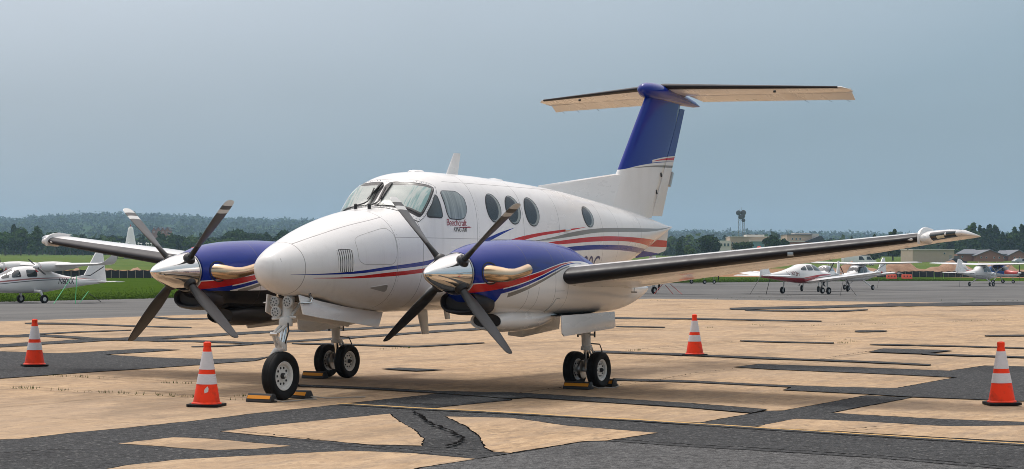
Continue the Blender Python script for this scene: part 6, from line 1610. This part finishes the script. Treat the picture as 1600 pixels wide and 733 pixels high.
# navigation beacon station in the left field
vp_ = np.array(ud(204, 600)); vor = empty('beacon_station', vp_, 0, 'white conical radio beacon on a round platform beyond the far wing', 'beacon'); zr0 = zv(388, 600, 204) - vp_[2]; zr1 = zv(358, 600, 204) - vp_[2]
M['fibre'] = new_mat('white_fibreglass', (.75, .75, .73), .6, fn=lambda nt, b: dirt(nt, b, (.75, .75, .73), .25, 1))
MB().lathe([(7.0, zr0 - .35), (7.4, zr0 - .3), (7.4, zr0), (7.0, zr0 + .02)], (0, 0, 0), 'Z', 40).build('platform', M['bay'], vor)
MB().lathe([(2.0, -1), (2.0, zr0 - .2)], (0, 0, 0), 'Z', 20).build('equipment_hut', M['palewall'], vor)
for k in range(8): a = 2 * PI * k / 8; MB().tube([(6 * math.cos(a), 6 * math.sin(a), -1), (6 * math.cos(a), 6 * math.sin(a), zr0 - .2)], .12, 6).build('leg', M['tower'], vor)
hh = zr1 - zr0; MB().lathe([(1.75, zr0), (1.65, zr0 + hh * .1), (.95, zr0 + hh * .75), (.75, zr0 + hh * .92), (.4, zr0 + hh * .985), (.0, zr0 + hh)], (0, 0, 0), 'Z', 24).build('cone_housing', M['fibre'], vor)
MB().lathe([(.1, zr0 + hh), (.14, zr0 + hh + .2), (.1, zr0 + hh + .6), (0, zr0 + hh + .65)], (0, 0, 0), 'Z', 10).build('warning_lamp', M['red'], vor)
for k in range(14):
    a = 2 * PI * k / 14 + .2; MB().lathe([(.06, zr0), (.06, zr0 + .55), (.33, zr0 + .6), (.33, zr0 + .85), (.1, zr0 + .95)], (6.7 * math.cos(a), 6.7 * math.sin(a), 0), 'Z', 10).build('antenna_pod', M['fibre'], vor)
# a few vehicles by the far road
M['tglass'] = M['glass_dark']
def van(u_, D, col, label, ln=5.2, h=2.2):
    t = empty('parked_van' if h > 2 else 'parked_car', ud(u_, D), heading(1, .15), label, 'vehicle')
    MB().prism([(-ln / 2, -.95, .35), (ln / 2, -.95, .35), (ln / 2, -.95, h * .5), (ln / 2 - .9, -.95, h * .58), (ln / 2 - 1.6, -.95, h), (-ln / 2, -.95, h)] if h > 2 else [(-ln / 2, -.9, .3), (ln / 2, -.9, .3), (ln / 2, -.9, .75), (ln / 2 - 1.1, -.9, .9), (ln / 2 - 1.9, -.9, h), (-ln / 2 + .9, -.9, h), (-ln / 2, -.9, .95)], (0, 1.85, 0)).build('body', col, t, bevel=.08)
    MB().prism([(ln / 2 - 1.05, -.96, h * .6), (ln / 2 - 1.65, -.96, h * .93), (ln / 2 - 2.4, -.96, h * .93), (ln / 2 - 2.4, -.96, h * .6)], (0, 1.9, 0)).build('side_glass', M['tglass'], t)
    for x in (-ln / 2 + .9, ln / 2 - .9):
        for y in (-.85, .85): small_wheel(t, (x, y, .33), .33, .2)
van(1336, 430, M['white'], 'white box van nearest the propeller of the front-facing aircraft', 6.0, 2.4); van(1352, 440, M['white'], 'white van right of the other one beneath the wing', 4.8, 2.3)
van(1596, 470, M['steel'], 'grey car by the houses at the right edge', 4.5, 1.5)
van(1496, 470, M['black'], 'dark car parked beside the tan warehouse', 4.5, 1.5)
for u_, D_, v_, lb in ((285, 880, 374, 'leftmost pale utility pole in the wooded band'), (291, 880, 374, 'middle pale utility pole in the wooded band'), (296, 880, 375, 'rightmost pale utility pole in the wooded band')):
    p = ud(u_, D_); tag(MB().tube([tuple(p), (p[0], p[1], zv(v_, D_, u_))], .16, 6).build('utility_pole', M['palewall']), lb, 'pole', 'poles in the left wood')

# ------------------------------------------------------------------ haze: the air between here and the hills
hz = MB(); c0 = cw(0, 2600, 66)
hz.box(tuple(c0), (9600, 5700, 150), Matrix.Rotation(math.atan2(RT[1], RT[0]), 3, 'Z'))
hm = bpy.data.materials.new('haze'); hm.use_nodes = True; hm.node_tree.nodes.clear()
ho = hm.node_tree.nodes.new('ShaderNodeOutputMaterial'); hv = hm.node_tree.nodes.new('ShaderNodeVolumePrincipled')
hv.inputs['Color'].default_value = (.50, .74, 1.0, 1); hv.inputs['Density'].default_value = .00013; hv.inputs['Anisotropy'].default_value = .2
hm.node_tree.links.new(hv.outputs[0], ho.inputs['Volume'])
haze = hz.build('haze', hm, None, sm=False); tag(haze, 'thin pale haze over the whole airfield', 'haze', kind='stuff')
